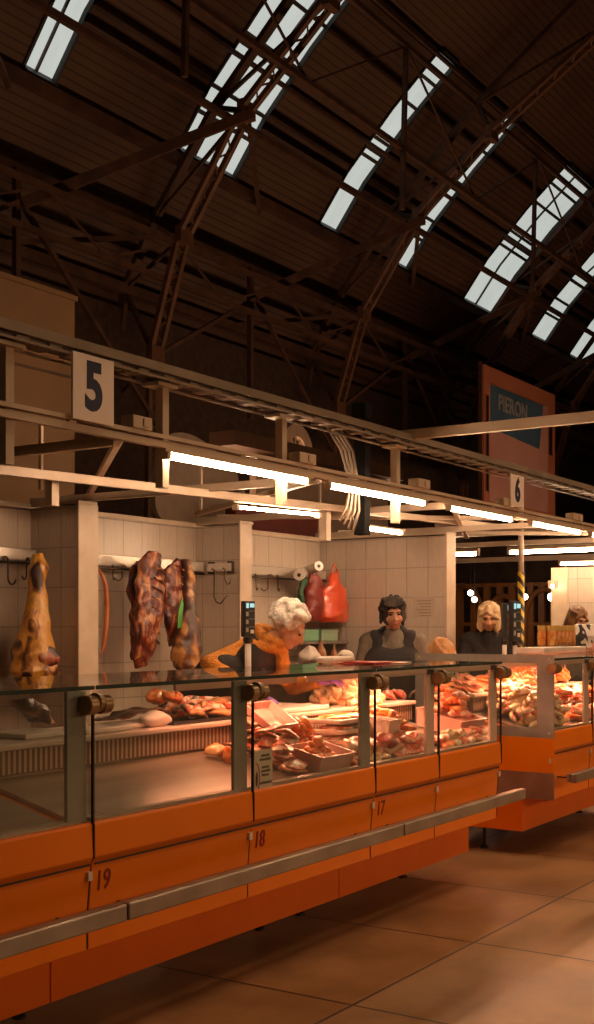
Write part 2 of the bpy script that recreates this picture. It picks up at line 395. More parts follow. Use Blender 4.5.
# skylights: sunk glass strips with a dark lining and glazing bars
M_skyglass = glassm('skylight_glass', (.93, .94, .93), .05, .05)
M_bar = mat('glazing_bar', (.012, .010, .009), (.02, .016, .013), .6)
CUR = [p for p in SKIN[:12] if YT - .01 <= p[0] <= YB + .01]
def cur_at(t):
    """point on the skylight curve, t 0..1 from the bottom up"""
    ls = [math.hypot(CUR[i + 1][0] - CUR[i][0], CUR[i + 1][1] - CUR[i][1]) for i in range(len(CUR) - 1)]; T = sum(ls) * t
    for i, l in enumerate(ls):
        if T <= l or i == len(ls) - 1:
            k = T / l; return (CUR[i][0] + (CUR[i + 1][0] - CUR[i][0]) * k, CUR[i][1] + (CUR[i + 1][1] - CUR[i][1]) * k)
        T -= l
NRM = (.72, .69)
for i, (x0, x1, mid) in enumerate(SKY):
    w_ = struct(G().slab([(y + NRM[0] * .04, z + NRM[1] * .04) for y, z in CUR], .01, x0, x1).build('window_%d' % (i + 1), M_skyglass))
    g = G()
    for x in (x0, x1):
        g.slab([(y - NRM[0] * .04, z - NRM[1] * .04) for y, z in CUR], -.12, x - .03, x + .03)
    for t in (0, 1):
        y, z = cur_at(t); g.bar((x0, y, z), (x1, y, z), .1, .3, up=(0, NRM[0], NRM[1]))
    for t in (.22, .40, .44, .50, .72, .86) if i % 2 == 0 else (.18, .30, .46, .51, .55, .76):
        y, z = cur_at(t); g.bar((x0, y + .08, z + .08), (x1, y + .08, z + .08), .09, .07, up=(0, NRM[0], NRM[1]))
    for k in range(mid):
        xm = x0 + (x1 - x0) * (k + 1) / (mid + 1)
        for a, c in zip(CUR[:-1], CUR[1:]): g.bar((xm, a[0] + .08, a[1] + .08), (xm, c[0] + .08, c[1] + .08), .05, .05)
    g.build('window_frame', M_bar, w_)

# arched lattice ribs of the hall
RIB = [(17.15, 0), (17.05, 4), (17.0, 7.45), (16.2, 9.9), (14.56, 12.2), (12.5, 13.9), (9.3, 15.9), (5, 17.4), (-1, 18.2)]
def lattice(g, A, B, n, w=.09):
    """two chords with zig-zag between: A, B lists of points"""
    for ch in (A, B):
        for p, q in zip(ch[:-1], ch[1:]): g.bar(p, q, w)
    for (p, q), (r, s_) in zip(zip(A[:-1], A[1:]), zip(B[:-1], B[1:])):
        m = max(1, round((Vector(q) - Vector(p)).length / n))
        for k in range(m):
            a0 = Vector(p).lerp(q, k / m); a1 = Vector(p).lerp(q, (k + .5) / m); b0 = Vector(r).lerp(s_, k / m); b1 = Vector(r).lerp(s_, (k + .5) / m); a2 = Vector(p).lerp(q, (k + 1) / m)
            g.bar(a0, b1, .035); g.bar(b1, a2, .035)
def rib(X, label):
    t = thing('roof_rib', (X, 17.1, 0), label, 'roof rib', 'arched iron ribs of the hall')
    ga = G(); gb = G()
    A = [(X - .16, y, z) for y, z in RIB]; B = [(X + .16, y, z) for y, z in RIB]
    lattice(ga, A, B, .55, .11)
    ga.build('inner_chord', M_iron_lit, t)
    # outer chord close to the skin and the struts between
    OUT = [(18.3, 6.4), (17.85, 9.0), (17.0, 10.4), (15.35, 12.45), (12.85, 14.75), (9.7, 17.0), (5, 18.9), (-1, 19.9)]
    C_ = [(X, y, z) for y, z in OUT]
    for p, q in zip(C_[:-1], C_[1:]): gb.bar(p, q, .20, .12)
    gb.build('outer_chord', M_iron, t)
    gc = G()
    for (y, z), (a, c) in zip(RIB[2:8], OUT[1:7]): gc.bar((X, y, z), (X, a, c), .1)
    for (y, z), (a, c) in zip(RIB[2:8], OUT[0:6]): gc.bar((X, y, z), (X, a, c), .07)
    gc.build('web_strut', M_iron, t)
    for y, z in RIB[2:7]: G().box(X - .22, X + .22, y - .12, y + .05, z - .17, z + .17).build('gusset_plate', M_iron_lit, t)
    return t
RX = [12.3, 20.2, 27.9, 35.9, 43.8, 51.8]
rl = ['iron rib left of the wide divided skylight, mostly above the frame', 'tall iron arch rib crossing the wide divided skylight above the number 5 sign',
      'iron arch rib rising behind the black box column, right of the long narrow skylight', 'iron arch rib rising beside the orange and blue banner',
      'distant iron arch rib to the right of the banner', 'farthest visible iron arch rib at the right edge of the roof']
ribs = [rib(x, l) for x, l in zip(RX[1:], rl[1:])]

# longitudinal purlins and lattice girders between the ribs
def purlin(Y, Z, label, w=.16, h=.22, m=None):
    o = G().bar((XS0 + .05, Y, Z), (XS1 - .05, Y, Z), w, h).build('purlin', m or M_iron); return tag(o, label, 'beam', 'purlins along the vault')
for (Y, Z), lb in (((17.8, 9.0), 'lowest dark purlin running along the foot of the vault'), ((17.1, 10.4), 'dark purlin just below the skylight feet'),
             ((16.35, 11.6), 'dark purlin along the lower skylight ends'), ((14.85, 13.5), 'dark purlin crossing the middle of the skylights'),
             ((12.9, 15.15), 'dark purlin along the upper skylight ends')):
    purlin(Y, Z, lb, *((.07, .09) if Y < 16 else (.16, .22)))
def girder(Ya, Za, Yb, Zb, label, n, m):
    t = thing('lattice_girder', (10, Ya, Za), label, 'girder')
    g = G(); g.bar((XS0 + .1, Ya, Za), (XS1 - .1, Ya, Za), .11); g.bar((XS0 + .1, Yb, Zb), (XS1 - .1, Yb, Zb), .11); g.build('chord', m, t)
    g = G(); x = RX[0] - 7.9
    while x < XS1 - 8:
        for k in range(n):
            a = x + 7.9 * k / n; c = x + 7.9 * (k + 1) / n
            g.bar((a, Ya, Za), ((a + c) / 2, Yb, Zb), .045); g.bar(((a + c) / 2, Yb, Zb), (c, Ya, Za), .045)
        x += 7.9
    g.build('web_bar', m, t)
    return t
girder(16.3, 9.75, 16.6, 9.0, 'lattice girder running along the vault at the rib knees', 2, M_iron)
girder(13.0, 12.4, 12.9, 14.7, 'deep dark girder hanging under the upper skylight ends', 1, M_iron)
girder(14.7, 11.95, 15.3, 12.4, 'thin dark girder joining the ribs halfway up the skylights', 2, M_iron)
# raking braces fanning out from every rib
for k, X in enumerate(RX[:5]):
    t = thing('rib_brace', (X, 14.5, 12.1), 'raking braces fanning out from an arched rib to the purlins', 'brace', 'raking braces beside the ribs')
    g = G(); g.bar((X, 14.4, 12.1), (X - 3.9, 17.0, 9.6), .15, .2); g.build('main_brace', M_iron, t)
    g = G(); g.bar((X, 14.5, 12.2), (X + 3.0, 16.3, 11.3), .1); g.bar((X, 16.2, 9.9), (X - 3.9, 17.9, 9.0), .09); g.bar((X + 3.9, 17.0, 9.6), (X, 17.0, 7.4), .09)
    g.bar((X - 3.9, 17.0, 9.6), (X, 17.0, 6.0), .09); g.bar((X + 3.95, 12.9, 14.7), (X + 3.95, 13.0, 11.0), .1); g.bar((X - 3.95, 17.1, 10.3), (X - 3.95, 17.1, 6.6), .12)
    g.build('tie_bar', M_iron, t)
struct(G().box(XS0, XS1, 17.9, 18.1, 0, 8.6).build('wall_back', M_endwall))

# tiled stall walls and partitions
T_x = tile_mat('tiles_back_wall', 'X'); T_y = tile_mat('tiles_partition', 'Y')
WH = 2.26
def wallbox(nm, x0, x1, y0, y1, m, z1=WH): return struct(G().box(x0, x1, y0, y1, 0, z1).build(nm, m))
wallbox('wall_stall_back', 1.5, 9.15, 5.67, 5.80, T_x)
wallbox('wall_partition_first', 5.51, 5.67, 5.262, 5.668, T_y)
wallbox('wall_partition_second', 7.22, 7.35, 5.262, 5.668, T_y)
wallbox('wall_partition_third', 9.0, 9.15, 4.442, 5.668, T_y)
wallbox('wall_partition_far', 12.0, 12.15, 3.4, 4.66, T_y, 2.12)
for nm, x, y, wd, z in (('trim_1', 5.50, 5.24, .18, WH + .01), ('trim_2', 7.21, 5.24, .15, WH + .01), ('trim_3', 8.99, 4.42, .17, WH + .01)):
    struct(G().box(x, x + wd, y, y + .02, 0, z).build(nm, M_white, bevel=.004))
struct(G().box(11.98, 12.0, 4.5, 4.68, .9, 2.12).build('trim_4', M_white))
g = G(); g.box(1.5, 9.15, 5.655, 5.70, WH, WH + .03)
for x, y in ((5.5, 5.24), (7.21, 5.24), (8.99, 4.42)): g.box(x, x + .17, y, 5.66, WH + .011, WH + .03)
struct(g.build('trim_5', M_white))

# =================================================================== DISPLAY CASES
YF = 2.87; YR = 3.85
M_case_in = mat('case_inner_steel', (.30, .225, .165), (.40, .31, .23), .30, .55, 3, stretch=(.4, 4, 4))
M_grille = bpy.data.materials.new('air_grille'); M_grille.use_nodes = True
n = M_grille.node_tree.nodes; L = M_grille.node_tree.links; b = n['Principled BSDF']
ge = n.new('ShaderNodeNewGeometry'); sp = n.new('ShaderNodeSeparateXYZ'); ml = n.new('ShaderNodeMath'); ml.operation = 'MULTIPLY'; ml.inputs[1].default_value = 2 * pi / .028
si = n.new('ShaderNodeMath'); si.operation = 'SINE'; rp = n.new('ShaderNodeValToRGB'); rp.color_ramp.elements[0].position = .0; rp.color_ramp.elements[0].color = (.16, .09, .05, 1); rp.color_ramp.elements[1].position = .45; rp.color_ramp.elements[1].color = (.50, .37, .27, 1)
L.new(ge.outputs['Position'], sp.inputs[0]); L.new(sp.outputs['X'], ml.inputs[0]); L.new(ml.outputs[0], si.inputs[0]); L.new(si.outputs[0], rp.inputs['Fac']); L.new(rp.outputs[0], b.inputs['Base Color'])
b.inputs['Metallic'].default_value = .3; b.inputs['Roughness'].default_value = .4
M_ledge = mat('ledge_enamel', (.60, .46, .38), (.70, .56, .47), .3)
M_pink = mat('enamel_pink_lit', (.86, .56, .48), (.90, .62, .54), .35)  # white enamel with the pink glow of the case lamps put into its colour
M_num = mat('number_paint', (.20, .012, .004), (.26, .018, .006), .6)
M_caselamp = emis('case_lamp', (1, .42, .25), 5)

def deck_z(y): return .80 + (y - 2.95) / .5 * .12
def display_case(x0, x1, joints, label, numbers=(), posts=M_grey, endpanel=False, lamp=1.0, base0=None, base1=None, lampx=None):
    t = thing('display_case', ((x0 + x1) / 2, 3.35, 0), label, 'display case', 'orange display cases along the aisle')
    e = .003
    x0 += e; x1 -= e
    # body shell with a lip under the glass and an inward sloping apron
    body = [(YF, .825), (YF - .006, .815), (YF - .010, .705), (YF + .004, .684), (YF + .022, .50), (YF + .022, .378), (3.5, .378), (YR, .378), (YR, 1.0), (YR - .02, 1.0), (YR - .02, .40), (3.50, .40), (3.46, .70), (3.43, .90), (2.93, .78), (2.90, .825)]
    G().prism(body[:1] + body[1:], x0, x1).build('body', M_orange, t, bevel=.004)
    b0 = base0 if base0 is not None else x0; b1 = base1 if base1 is not None else x1
    pl = G().box(b0, b1, 3.07, 3.75, .165, .376).build('plinth', M_orange_low, t, bevel=.003)
    for xx in (b0 + .18, b1 - .18):
        for yy in (3.42, 3.65): G().lathe((xx, yy, 0), [(.028, 0), (.028, .012), (.012, .02), (.012, .165)], 10).build('foot', M_black, t)
    # apron panel lines
    G().box(x0 + .01, x1 - .01, YF - .002, YF + .006, .676, .682).build('apron_seam', M_gap, t)
    # inside
    G().prism([(2.935, .80), (3.445, .922), (3.445, .906), (2.935, .784)], x0 + .03, x1 - .03).build('deck', M_case_in, t)
    G().box(x0 + .03, x1 - .03, 3.447, 3.465, .80, .93).build('inner_back', M_case_in, t)
    G().box(x0 + .03, x1 - .03, 3.435, 3.462, .935, 1.025).build('air_grille', M_grille, t)
    G().box(x0 + .01, x1 - .01, 3.415, YR, 1.028, 1.052).build('ledge', M_ledge, t, bevel=.006)
    G().box(x0 + .01, x1 - .01, 2.885, 2.925, .826, .838).build('glass_channel', M_steel, t)
    # glass
    xs = [x0] + list(joints) + [x1]
    for a, c in zip(xs[:-1], xs[1:]):
        G().box(a + .006, c - .006, YF + .002, YF + .010, .83, 1.283).build('front_pane', M_glass, t)
    tg = G().box(x0 + .004, x1 - .004, YF - .012, 3.62, 1.286, 1.296).build('top_glass', M_topglass, t)
    G().box(x0 + .004, x1 - .004, YF - .016, YF - .010, 1.284, 1.298).build('glass_edge', mat('glass_edge_green', (.03, .045, .035), (.05, .07, .05), .2), t)
    # posts behind the glass left of every joint, clamps at the top and the dark joint line down the front
    for x in xs[1:]:
        G().box(x - .105, x - .012, YF + .014, YF + .030, .83, 1.28).build('post', posts, t, bevel=.003)
    for x in xs[:-1] if x0 > 5.5 else xs[1:]:
        ck = G()
        ck.lathe((x - .034, YF - .020, 1.232), [(.030, -.024), (.034, -.020), (.034, .018), (.030, .022)], 18, 'x')
        ck.lathe((x + .034, YF - .020, 1.232), [(.030, -.022), (.034, -.018), (.034, .020), (.030, .024)], 18, 'x')
        ck.lathe((x, YF - .022, 1.24), [(.028, -.012), (.034, -.010), (.034, .010), (.028, .012)], 16, 'x')
        ck.build('glass_clamp', M_brass, t, auto=True)
        G().box(x - .0035, x + .0035, YF - .010, YF + .001, .82, 1.215).box(x - .003, x + .003, YF - .013, YF - .004, .70, .82).build('joint_strip', M_gap, t)
        G().box(x - .02, x + .0, YF - .004, YF + .01, .625, .655).build('latch_plate', M_plastic_w, t)
        G().bar((x, YF + .0065, .665), (x, YF + .0215, .50), .004, .004).bar((x, YF + .0215, .50), (x, YF + .0215, .384), .004, .004).build('panel_joint', M_gap, t)
    if posts is M_pink: G().box(x0 + .01, x1 - .01, YF + .014, YF + .03, 1.252, 1.281).build('top_rail', M_pink, t)
    # rear uprights holding the top glass
    for x in (x0 + .08, x1 - .08):
        G().tube([(x, 3.58, 1.05), (x, 3.58, 1.286)], .012).build('rear_upright', M_steel, t)
    # case lamp under the top glass
    lx0, lx1 = lampx or (x0 + .1, x1 - .1)
    G().box(lx0 - .05, lx1 + .05, 3.30, 3.36, 1.262, 1.284).box(lx0 - .05, lx1 + .05, 3.288, 3.30, 1.222, 1.284).build('lamp_housing', M_pink, t)
    if lamp:
        G().tube([(lx0, 3.33, 1.250), (lx1, 3.33, 1.250)], .010).build('lamp_tube', M_caselamp, t)
        l = area_lamp('case_lamp', ((lx0 + lx1) / 2, 3.33, 1.236), ((lx0 + lx1) / 2, 3.28, .8), lx1 - lx0, .04, lamp, (1, .36, .19)); l.parent = t; l.location -= t.location
    # bumper rail
    G().box(x0 + .002, x1 - .002, 2.705, 2.745, .505, .565).build('bumper_rail', M_steel_d, t, bevel=.006)
    G().box(x0 + .002, x1 - .002, 2.75, 2.77, .512, .558).build('bumper_back', M_steel_d, t)
    k = max(2, round((x1 - x0) / 1.0))
    for i in range(k):
        x = x0 + .15 + (x1 - x0 - .3) * i / (k - 1)
        G().box(x - .004, x + .004, 2.765, YF + .03, .515, .523).build('rail_bracket', M_black, t)
    for num, x in numbers:
        text_geo(num, .10, .0015, Matrix.Translation((x, YF + .0100, .612)) @ Matrix.Rotation(R(95.6), 4, 'X') @ Matrix.Scale(.8, 4, (1, 0, 0)), .001).build('painted_number', M_num, t)
    if endpanel:
        g = G(); z0, z1 = .785, 1.32; a, c = YF - .02, YR
        g.box(x0 - .012, x0 - .002, a, c, 1.265, z1); g.box(x0 - .012, x0 - .002, a, c, z0, .85); g.box(x0 - .012, x0 - .002, a, a + .115, .85, 1.265); g.box(x0 - .012, x0 - .002, c - .1, c, .85, 1.265)
        g.build('end_frame', M_grey, t)
        G().box(x0 - .008, x0 - .004, a + .1, c - .09, .84, 1.275).build('end_pane', M_glass, t)
        G().box(x0 - .014, x0 - .002, a, c, .56, .783).build('end_panel', M_orange, t)
        G().box(x0 - .016, x0 - .002, a, c, .386, .558).build('kick_plate', M_steel_d, t)
        g = G()
        for yy, zz in ((a + .03, 1.295), (a + .03, .81), (c - .03, 1.295)): g.lathe((x0 - .016, yy, zz), [(.006, 0), (.009, .002), (.009, .006)], 8, 'x')
        g.build('screw', M_steel, t)
    return t
caseA = display_case(1.10, 3.08, [2.08], 'leftmost orange display case, cut by the edge, with a nearly empty steel deck', lamp=0)
caseB = display_case(3.08, 5.05, [4.03], 'orange display case painted with numbers 19 and 18', [('19', 3.145), ('18', 4.10)], lamp=4, lampx=(4.1, 4.95))
caseC = display_case(5.05, 6.54, [5.73], 'orange display case painted with number 17, glowing pink inside', [('17', 5.13)], posts=M_pink, lamp=20)
caseD = display_case(7.35, 9.55, [8.1, 8.85], 'far display case with a grey framed end window beyond the gap', posts=M_pink, endpanel=True, lamp=34)

# notice stuck inside the glass of the middle pane
pa = P(252.5, 765, Y=YF + .013); pc = P(272, 765, Y=YF + .013); zt = P(262, 750, Y=2.88).z; zb = P(262, 790, Y=2.88).z
t = thing('notice', (pa.x, YF + .013, zb), 'small cream notice with a prohibition ring stuck inside the glass over number 18', 'notice')
xa, xb = pa.x + .008, pc.x
G().box(xa, xb, YF + .011, YF + .013, zb, zt).build('sheet', M_paper, t)
rw = xb - xa
g = G(); rnd = random.Random(4)
for k, wd in ((0, .5), (1, .62), (3, .42), (4, .5), (5, .42), (7, .72)):          # illegible small print: rows of dark word-shaped marks
    z = zt - .024 - k * (zt - zb - .05) / 7.2; x = xa + rw * (.62 - wd / 2)
    while x < xa + rw * (.62 + wd / 2) - .006:
        l_ = rnd.uniform(.003, .006); g.box(x, x + l_, YF + .0098, YF + .0105, z - .005, z + .005 + rnd.uniform(-.002, .002)); x += l_ + .0018
g.build('small_print', M_ink, t)
g = G(); c0 = Vector((xa + .012, YF + .0095, (zt + zb) / 2 - .03))
pts = [c0 + Vector((.026 * cos(a_ * pi / 12), 0, .062 * sin(a_ * pi / 12))) for a_ in range(-6, 7)]
g.tube(pts, .0022, 6); g.build('red_ring', mat('ring_red', (.5, .02, .01), (.55, .03, .02), .6), t)
G().ell(c0 + Vector((.006, 0, -.005)), (.009, .0012, .032)).build('black_figure', M_ink, t, smooth=True)
# =================================================================== OVERHEAD STEELWORK
TX0 = 1.5
# cable tray
t = thing('cable_tray', (5, 3.5, 2.6), 'long grey cable tray running above the number 5 sign', 'cable tray')
M_tray = mat('tray_zinc', (.22, .17, .12), (.30, .23, .17), .5, .3, 4)
for y in (3.46, 3.60): G().box(TX0, 12.5, y, y + .012, 2.645, 2.685).build('side_rail', M_tray, t)
for i in range(60):
    x = TX0 + .18 * i; G().box(x, x + .07, 3.472, 3.60, 2.628, 2.640).build('rung', M_tray, t)
for y in (3.455, 3.607): G().box(TX0, 12.5, y, y + .01, 2.612, 2.622).build('lower_wire', M_tray, t)
for k in range(3): G().tube([(TX0, 3.50 + .035 * k, 2.645), (4, 3.505 + .03 * k, 2.64), (6.3, 3.50 + .035 * k, 2.647), (12.4, 3.505 + .03 * k, 2.643)], .014).build('cable', mat('cable_sheath', (.10, .07, .05), (.16, .11, .08), .5), t)
# light rail: a double channel
t = thing('light_rail', (5, 3.5, 2.33), 'long cream double rail carrying the front row of fluorescent lamps', 'rail')
G().box(TX0, 12.5, 3.47, 3.50, 2.350, 2.368).build('upper_channel', M_rail, t)
G().box(TX0, 12.5, 3.485, 3.515, 2.312, 2.342).build('lower_channel', M_rail, t)
for i in range(18):
    x = TX0 + .3 + i * .6; G().box(x, x + .04, 3.482, 3.502, 2.340, 2.352).build('spacer', M_rail, t)
# second light rail above the preparation tables
t = thing('light_rail', (5, 4.32, 2.28), 'thinner cream rail resting over the tiled partitions behind the lamps', 'rail')
pA = P(-60, 463, Y=4.3); pB = P(500, 527, Y=4.3)
G().bar(pA, pB, .032, .045).build('channel', M_rail, t)
# posts between tray and rails
for px in (7, 163, 282, 396):
    a = P(px, 500, Y=3.55)
    t = thing('rail_post', (a.x, 3.555, 2.12), 'short cream post hanging from the cable tray down to the lamp rails', 'post', 'posts between cable tray and lamp rails')
    G().box(a.x - .022, a.x + .022, 3.533, 3.577, 2.14, 2.60).build('upright', M_rail, t)
    G().box(a.x - .09, a.x + .05, 3.50, 3.60, 2.598, 2.614).build('head_plate', M_rail, t)
def single(o, label, cat, group=None): return tag(o, label, cat, group)
single(G().bar((6.60, 3.62, 2.69), (6.60, -3.4, 2.69), .045, .06).build('cross_beam', M_rail), 'beam crossing the aisle from the cable tray towards the right edge', 'beam')
# horizontal lattice over the stalls
for X, lb in ((3.95, 'cream crossbar over the stalls nearest the viewer, crossing below the number 5 sign'), (5.6, 'cream crossbar resting on the first tiled partition'), (7.28, 'cream crossbar resting on the second tiled partition'), (9.07, 'cream crossbar resting on the third tiled partition'), (10.9, 'cream crossbar beyond the third tiled partition')):
    single(G().bar((X, 3.54, 2.315), (X, 5.75, 2.315), .035, .045).build('crossbar', M_rail), lb, 'bar')
for a, c, lb in (((4.0, 3.55), (5.95, 5.6), 'diagonal brace rising from the rail under the number 5 sign'), ((7.15, 5.6), (5.75, 3.55), 'diagonal brace between the first and second crossbars'),
                 ((7.4, 5.6), (8.9, 3.6), 'diagonal brace behind the brightest lamp'), ((7.25, 3.55), (10.4, 4.9), 'long diagonal brace beyond the third lamp'), ((9.2, 5.6), (10.8, 3.6), 'diagonal brace beyond the third partition')):
    single(G().bar((*a, 2.352), (*c, 2.352), .032, .032).build('diagonal_brace', M_rail), lb, 'brace')
for px, y0, y1, Y, lb in ((41, 425, 490, 4.6, 'thin hanger rod in front of the beige kiosk'), (201, 455, 514, 5.5, 'thin hanger rod over the second partition'), (320, 470, 535, 5.6, 'thin hanger rod over the corner of the third partition')):
    a = P(px, y0, Y=Y); c = P(px, y1, Y=Y)
    single(G().bar(a, (a.x, a.y, c.z), .018).build('hanger_rod', M_rail), lb, 'rod')
a = P(52, 478, Y=4.42)
single(G().bar((a.x, 4.42, 2.29), (a.x, 4.42, 2.12), .05).build('stub_post', M_rail), 'short thick cream stub hanging under the thinner rail beside the first partition', 'post')
a = P(325, 515, Y=4.42)
single(G().bar((a.x, 4.42, 2.32), (a.x, 4.42, 2.10), .06).build('stub_post', M_rail), 'short thick cream stub hanging under the thinner rail near the third partition', 'post')

# fluorescent lamps
M_tube = emis('lit_tube', (1, .64, .39), 85)
def lamp_x(x0, x1, Y, z, label, group=None, glow=M_tube, box=True):
    t = thing('fluorescent_lamp', ((x0 + x1) / 2, Y, z), label, 'lamp', group)
    G().box(x0 - .02, x1 + .02, Y - .022, Y + .022, z + .002, z + .016).build('lamp_housing', M_white, t)
    G().tube([(x0 + .03, Y, z - .014), (x1 - .03, Y, z - .014)], .0145, 10).build('tube', glow, t, smooth=True)
    for x in (x0 + .012, x1 - .012): G().box(x - .014, x + .014, Y - .018, Y + .018, z - .030, z + .002).build('lamp_holder', M_white, t, bevel=.003)
    return t
LX = [(165, 308), (327, 425), (448, 512), (530, 580), (590, 640)]
ll = ['first lit fluorescent tube on the front rail, beside the number 5 sign', 'second lit fluorescent tube on the front rail, by the black box column', 'third lit fluorescent tube on the front rail',
      'fourth lit fluorescent tube on the front rail, past the number 6 sign', 'fifth lit fluorescent tube, at the frame edge of the front rail']
for (a, c), lb in zip(LX, ll):
    lamp_x(P(a, 460, Y=3.505).x, P(c, 460, Y=3.505).x, 3.505, 2.296, lb)
a = P(236, 505, Y=4.3); c = P(318, 512, Y=4.3)
t = thing('fluorescent_lamp', tuple((a + c) / 2), 'lit fluorescent tube on the thinner rail over the tiled stall', 'lamp')
o_ = Vector((0, 0, -.035)); d_ = (c - a)
pa_ = pA.lerp(pB, (a.x - pA.x) / (pB.x - pA.x)) + o_; pc_ = pA.lerp(pB, (c.x - pA.x) / (pB.x - pA.x)) + o_
G().bar(pa_ + Vector((0, 0, .012)), pc_ + Vector((0, 0, .012)), .04, .014).build('lamp_housing', M_white, t)
G().tube([pa_ + Vector((0, 0, -.027)), pc_ + Vector((0, 0, -.022))], .010).build('tube', M_tube, t)
for q in (pa_, pc_): G().box(q.x - .014, q.x + .014, q.y - .02, q.y + .02, q.z - .045, q.z - .01).build('lamp_holder', M_white, t)
a = P(366, 518, Y=4.6); lamp_x(a.x, P(402, 523, Y=4.6).x, 4.6, 2.27, 'short lit lamp behind the cable bundle')
# lamps across the far stalls run square to the aisle
def lamp_y(y0, y1, X, z, label):
    t = thing('fluorescent_lamp', (X, (y0 + y1) / 2, z), label, 'lamp')
    G().box(X - .03, X + .03, y0, y1, z - .006, z + .03).build('lamp_housing', M_white, t)
    G().tube([(X, y0 + .03, z - .03), (X, y1 - .03, z - .03)], .017).build('tube', M_tube, t, smooth=True)
    for y in (y0 + .012, y1 - .012): G().box(X - .02, X + .02, y - .014, y + .014, z - .05, z - .006).build('lamp_holder', M_white, t)
def YX(px, X): return P(px, 500, X=X).y
lamp_y(YX(625, 11.6), YX(508, 11.6), 11.6, 2.30, 'long lit tube running crosswise above the far stall')
lamp_y(YX(479, 11.6), YX(440, 11.6), 11.6, 2.30, 'short lit tube beside the third partition')
lamp_y(YX(625, 14.2), YX(559, 14.2), 14.2, 2.31, 'lit tube running crosswise above the far tiled partition')
lamp_y(YX(557, 11.85), YX(549, 11.85), 11.85, 1.95, 'small lit lamp standing at the end of the far tiled partition')
single(G().bar((11.6, 6.2, 2.36), (11.6, 2.0, 2.36), .05, .04).build('lamp_rail', M_rail), 'cream rail holding the crosswise lamps of the far stall', 'rail')
single(G().bar((11.0, 6.2, 2.43), (11.0, 2.2, 2.43), .05, .05).build('lamp_rail', M_rail), 'cream rail just above the crosswise lamps, from the third partition outwards', 'rail')
single(G().bar((14.2, 7.6, 2.36), (14.2, 2.0, 2.36), .05, .06).build('lamp_rail', M_rail), 'cream rail over the lamp above the far tiled partition', 'rail')
# ballast boxes standing on the front rail
for px, wd, lb in ((143, .08, 'small box on the front rail just after the number 5 sign'), (308, .10, 'small box on the front rail between the first two lamps'), (424, .10, 'small box on the front rail between the second and third lamps'), (509, .12, 'small box on the front rail under the number 6 sign'), (578, .13, 'small box on the front rail near the frame edge')):
    x = P(px, 440, Y=3.47).x
    t = thing('ballast_box', (x, 3.48, 2.369), lb, 'box')
    G().box(x - wd, x + wd * .6, 3.455, 3.53, 2.369, 2.425).build('housing', M_rail, t, bevel=.004)
    G().box(x - wd * .2, x + wd * .2, 3.448, 3.456, 2.38, 2.415).build('cover', M_white, t)

# number signs
def numsign(num, px0, px1, zc, hgt, label, Y):
    x0 = P(px0, 400, Y=Y).x; x1 = P(px1, 400, Y=Y).x
    t = thing('number_sign', ((x0 + x1) / 2, Y, zc - hgt / 2), label, 'sign')
    G().box(x0, x1, Y, Y + .012, zc - hgt / 2, zc + hgt / 2).build('board', mat('sign_board', (.86, .74, .66), (.90, .78, .70), .5), t, bevel=.002)
    text_geo(num, hgt * .98, .001, face_front((x0 + x1) / 2, Y - .001, zc) @ Matrix.Scale(.82, 4, (1, 0, 0)), .011).build('painted_number', mat('sign_blue', (.004, .008, .045), (.006, .010, .06), .5), t)
numsign('5', 73, 114, 2.487, .275, 'white board with a dark blue number 5 standing on the lamp rail', 3.44)
numsign('6', 511, 524, 2.485, .23, 'white board with a dark number 6 on the lamp rail before the banner', 3.44)

# black box column with cables
a = P(362, 405, Y=3.75); c = P(362, 535, Y=3.75)
t = thing('cable_column', (a.x, 3.75, c.z), 'black square cable column rising above the cable tray', 'column')
G().box(a.x - .035, a.x + .035, 3.71, 3.79, c.z, a.z).build('duct', mat('column_black', (.006, .006, .006), (.010, .009, .009), .9, spec=.1), t, bevel=.004)
G().box(a.x - .045, a.x + .045, 3.70, 3.80, a.z - .09, a.z + .01).build('cap', MATS['column_black'], t, bevel=.004)
t = thing('cable_bundle', (a.x - .2, 3.66, 2.1), 'bundle of cream cables looping down from the tray beside the black column', 'cables')
for k in range(4):
    x = a.x - .20 - .05 * k
    G().tube([(x - .42, 3.63, 2.67 - .01 * k), (x - .24, 3.64, 2.655), (x - .08 + .02 * k, 3.65 + .01 * k, 2.55), (x + .02 * k, 3.66, 2.35), (x + .01, 3.66, 2.20), (x - .03, 3.68, 2.07 + .02 * k)], .008, 6).build('cable', M_tray, t, smooth=True)

# striped pole
X_, Y_ = P(521, 600, Y=4.35).x, 4.35
zs = P(521, 572, Y=4.35).z
t = thing('striped_pole', (X_, Y_, 0), 'cream pole with a yellow and black striped lower half', 'pole')
G().tube([(X_, Y_, zs), (X_, Y_, 2.75)], .026, 12).build('upper_pole', M_white, t, smooth=True)
sm_ = bpy.data.materials.new('hazard_stripes'); sm_.use_nodes = True
n = sm_.node_tree.nodes; L = sm_.node_tree.links; b = n['Principled BSDF']
ge = n.new('ShaderNodeNewGeometry'); vm_ = n.new('ShaderNodeVectorMath'); vm_.operation = 'DOT_PRODUCT'; vm_.inputs[1].default_value = (7, -9, 9)
fr_ = n.new('ShaderNodeMath'); fr_.operation = 'FRACT'; rp = n.new('ShaderNodeValToRGB'); rp.color_ramp.interpolation = 'CONSTANT'
rp.color_ramp.elements[0].color = (.62, .38, .03, 1); rp.color_ramp.elements[1].position = .5; rp.color_ramp.elements[1].color = (.02, .015, .012, 1)
L.new(ge.outputs['Position'], vm_.inputs[0]); L.new(vm_.outputs['Value'], fr_.inputs[0]); L.new(fr_.outputs[0], rp.inputs['Fac']); L.new(rp.outputs[0], b.inputs['Base Color'])
G().tube([(X_, Y_, 0), (X_, Y_, zs)], .031, 12).build('striped_sleeve', sm_, t, smooth=True)

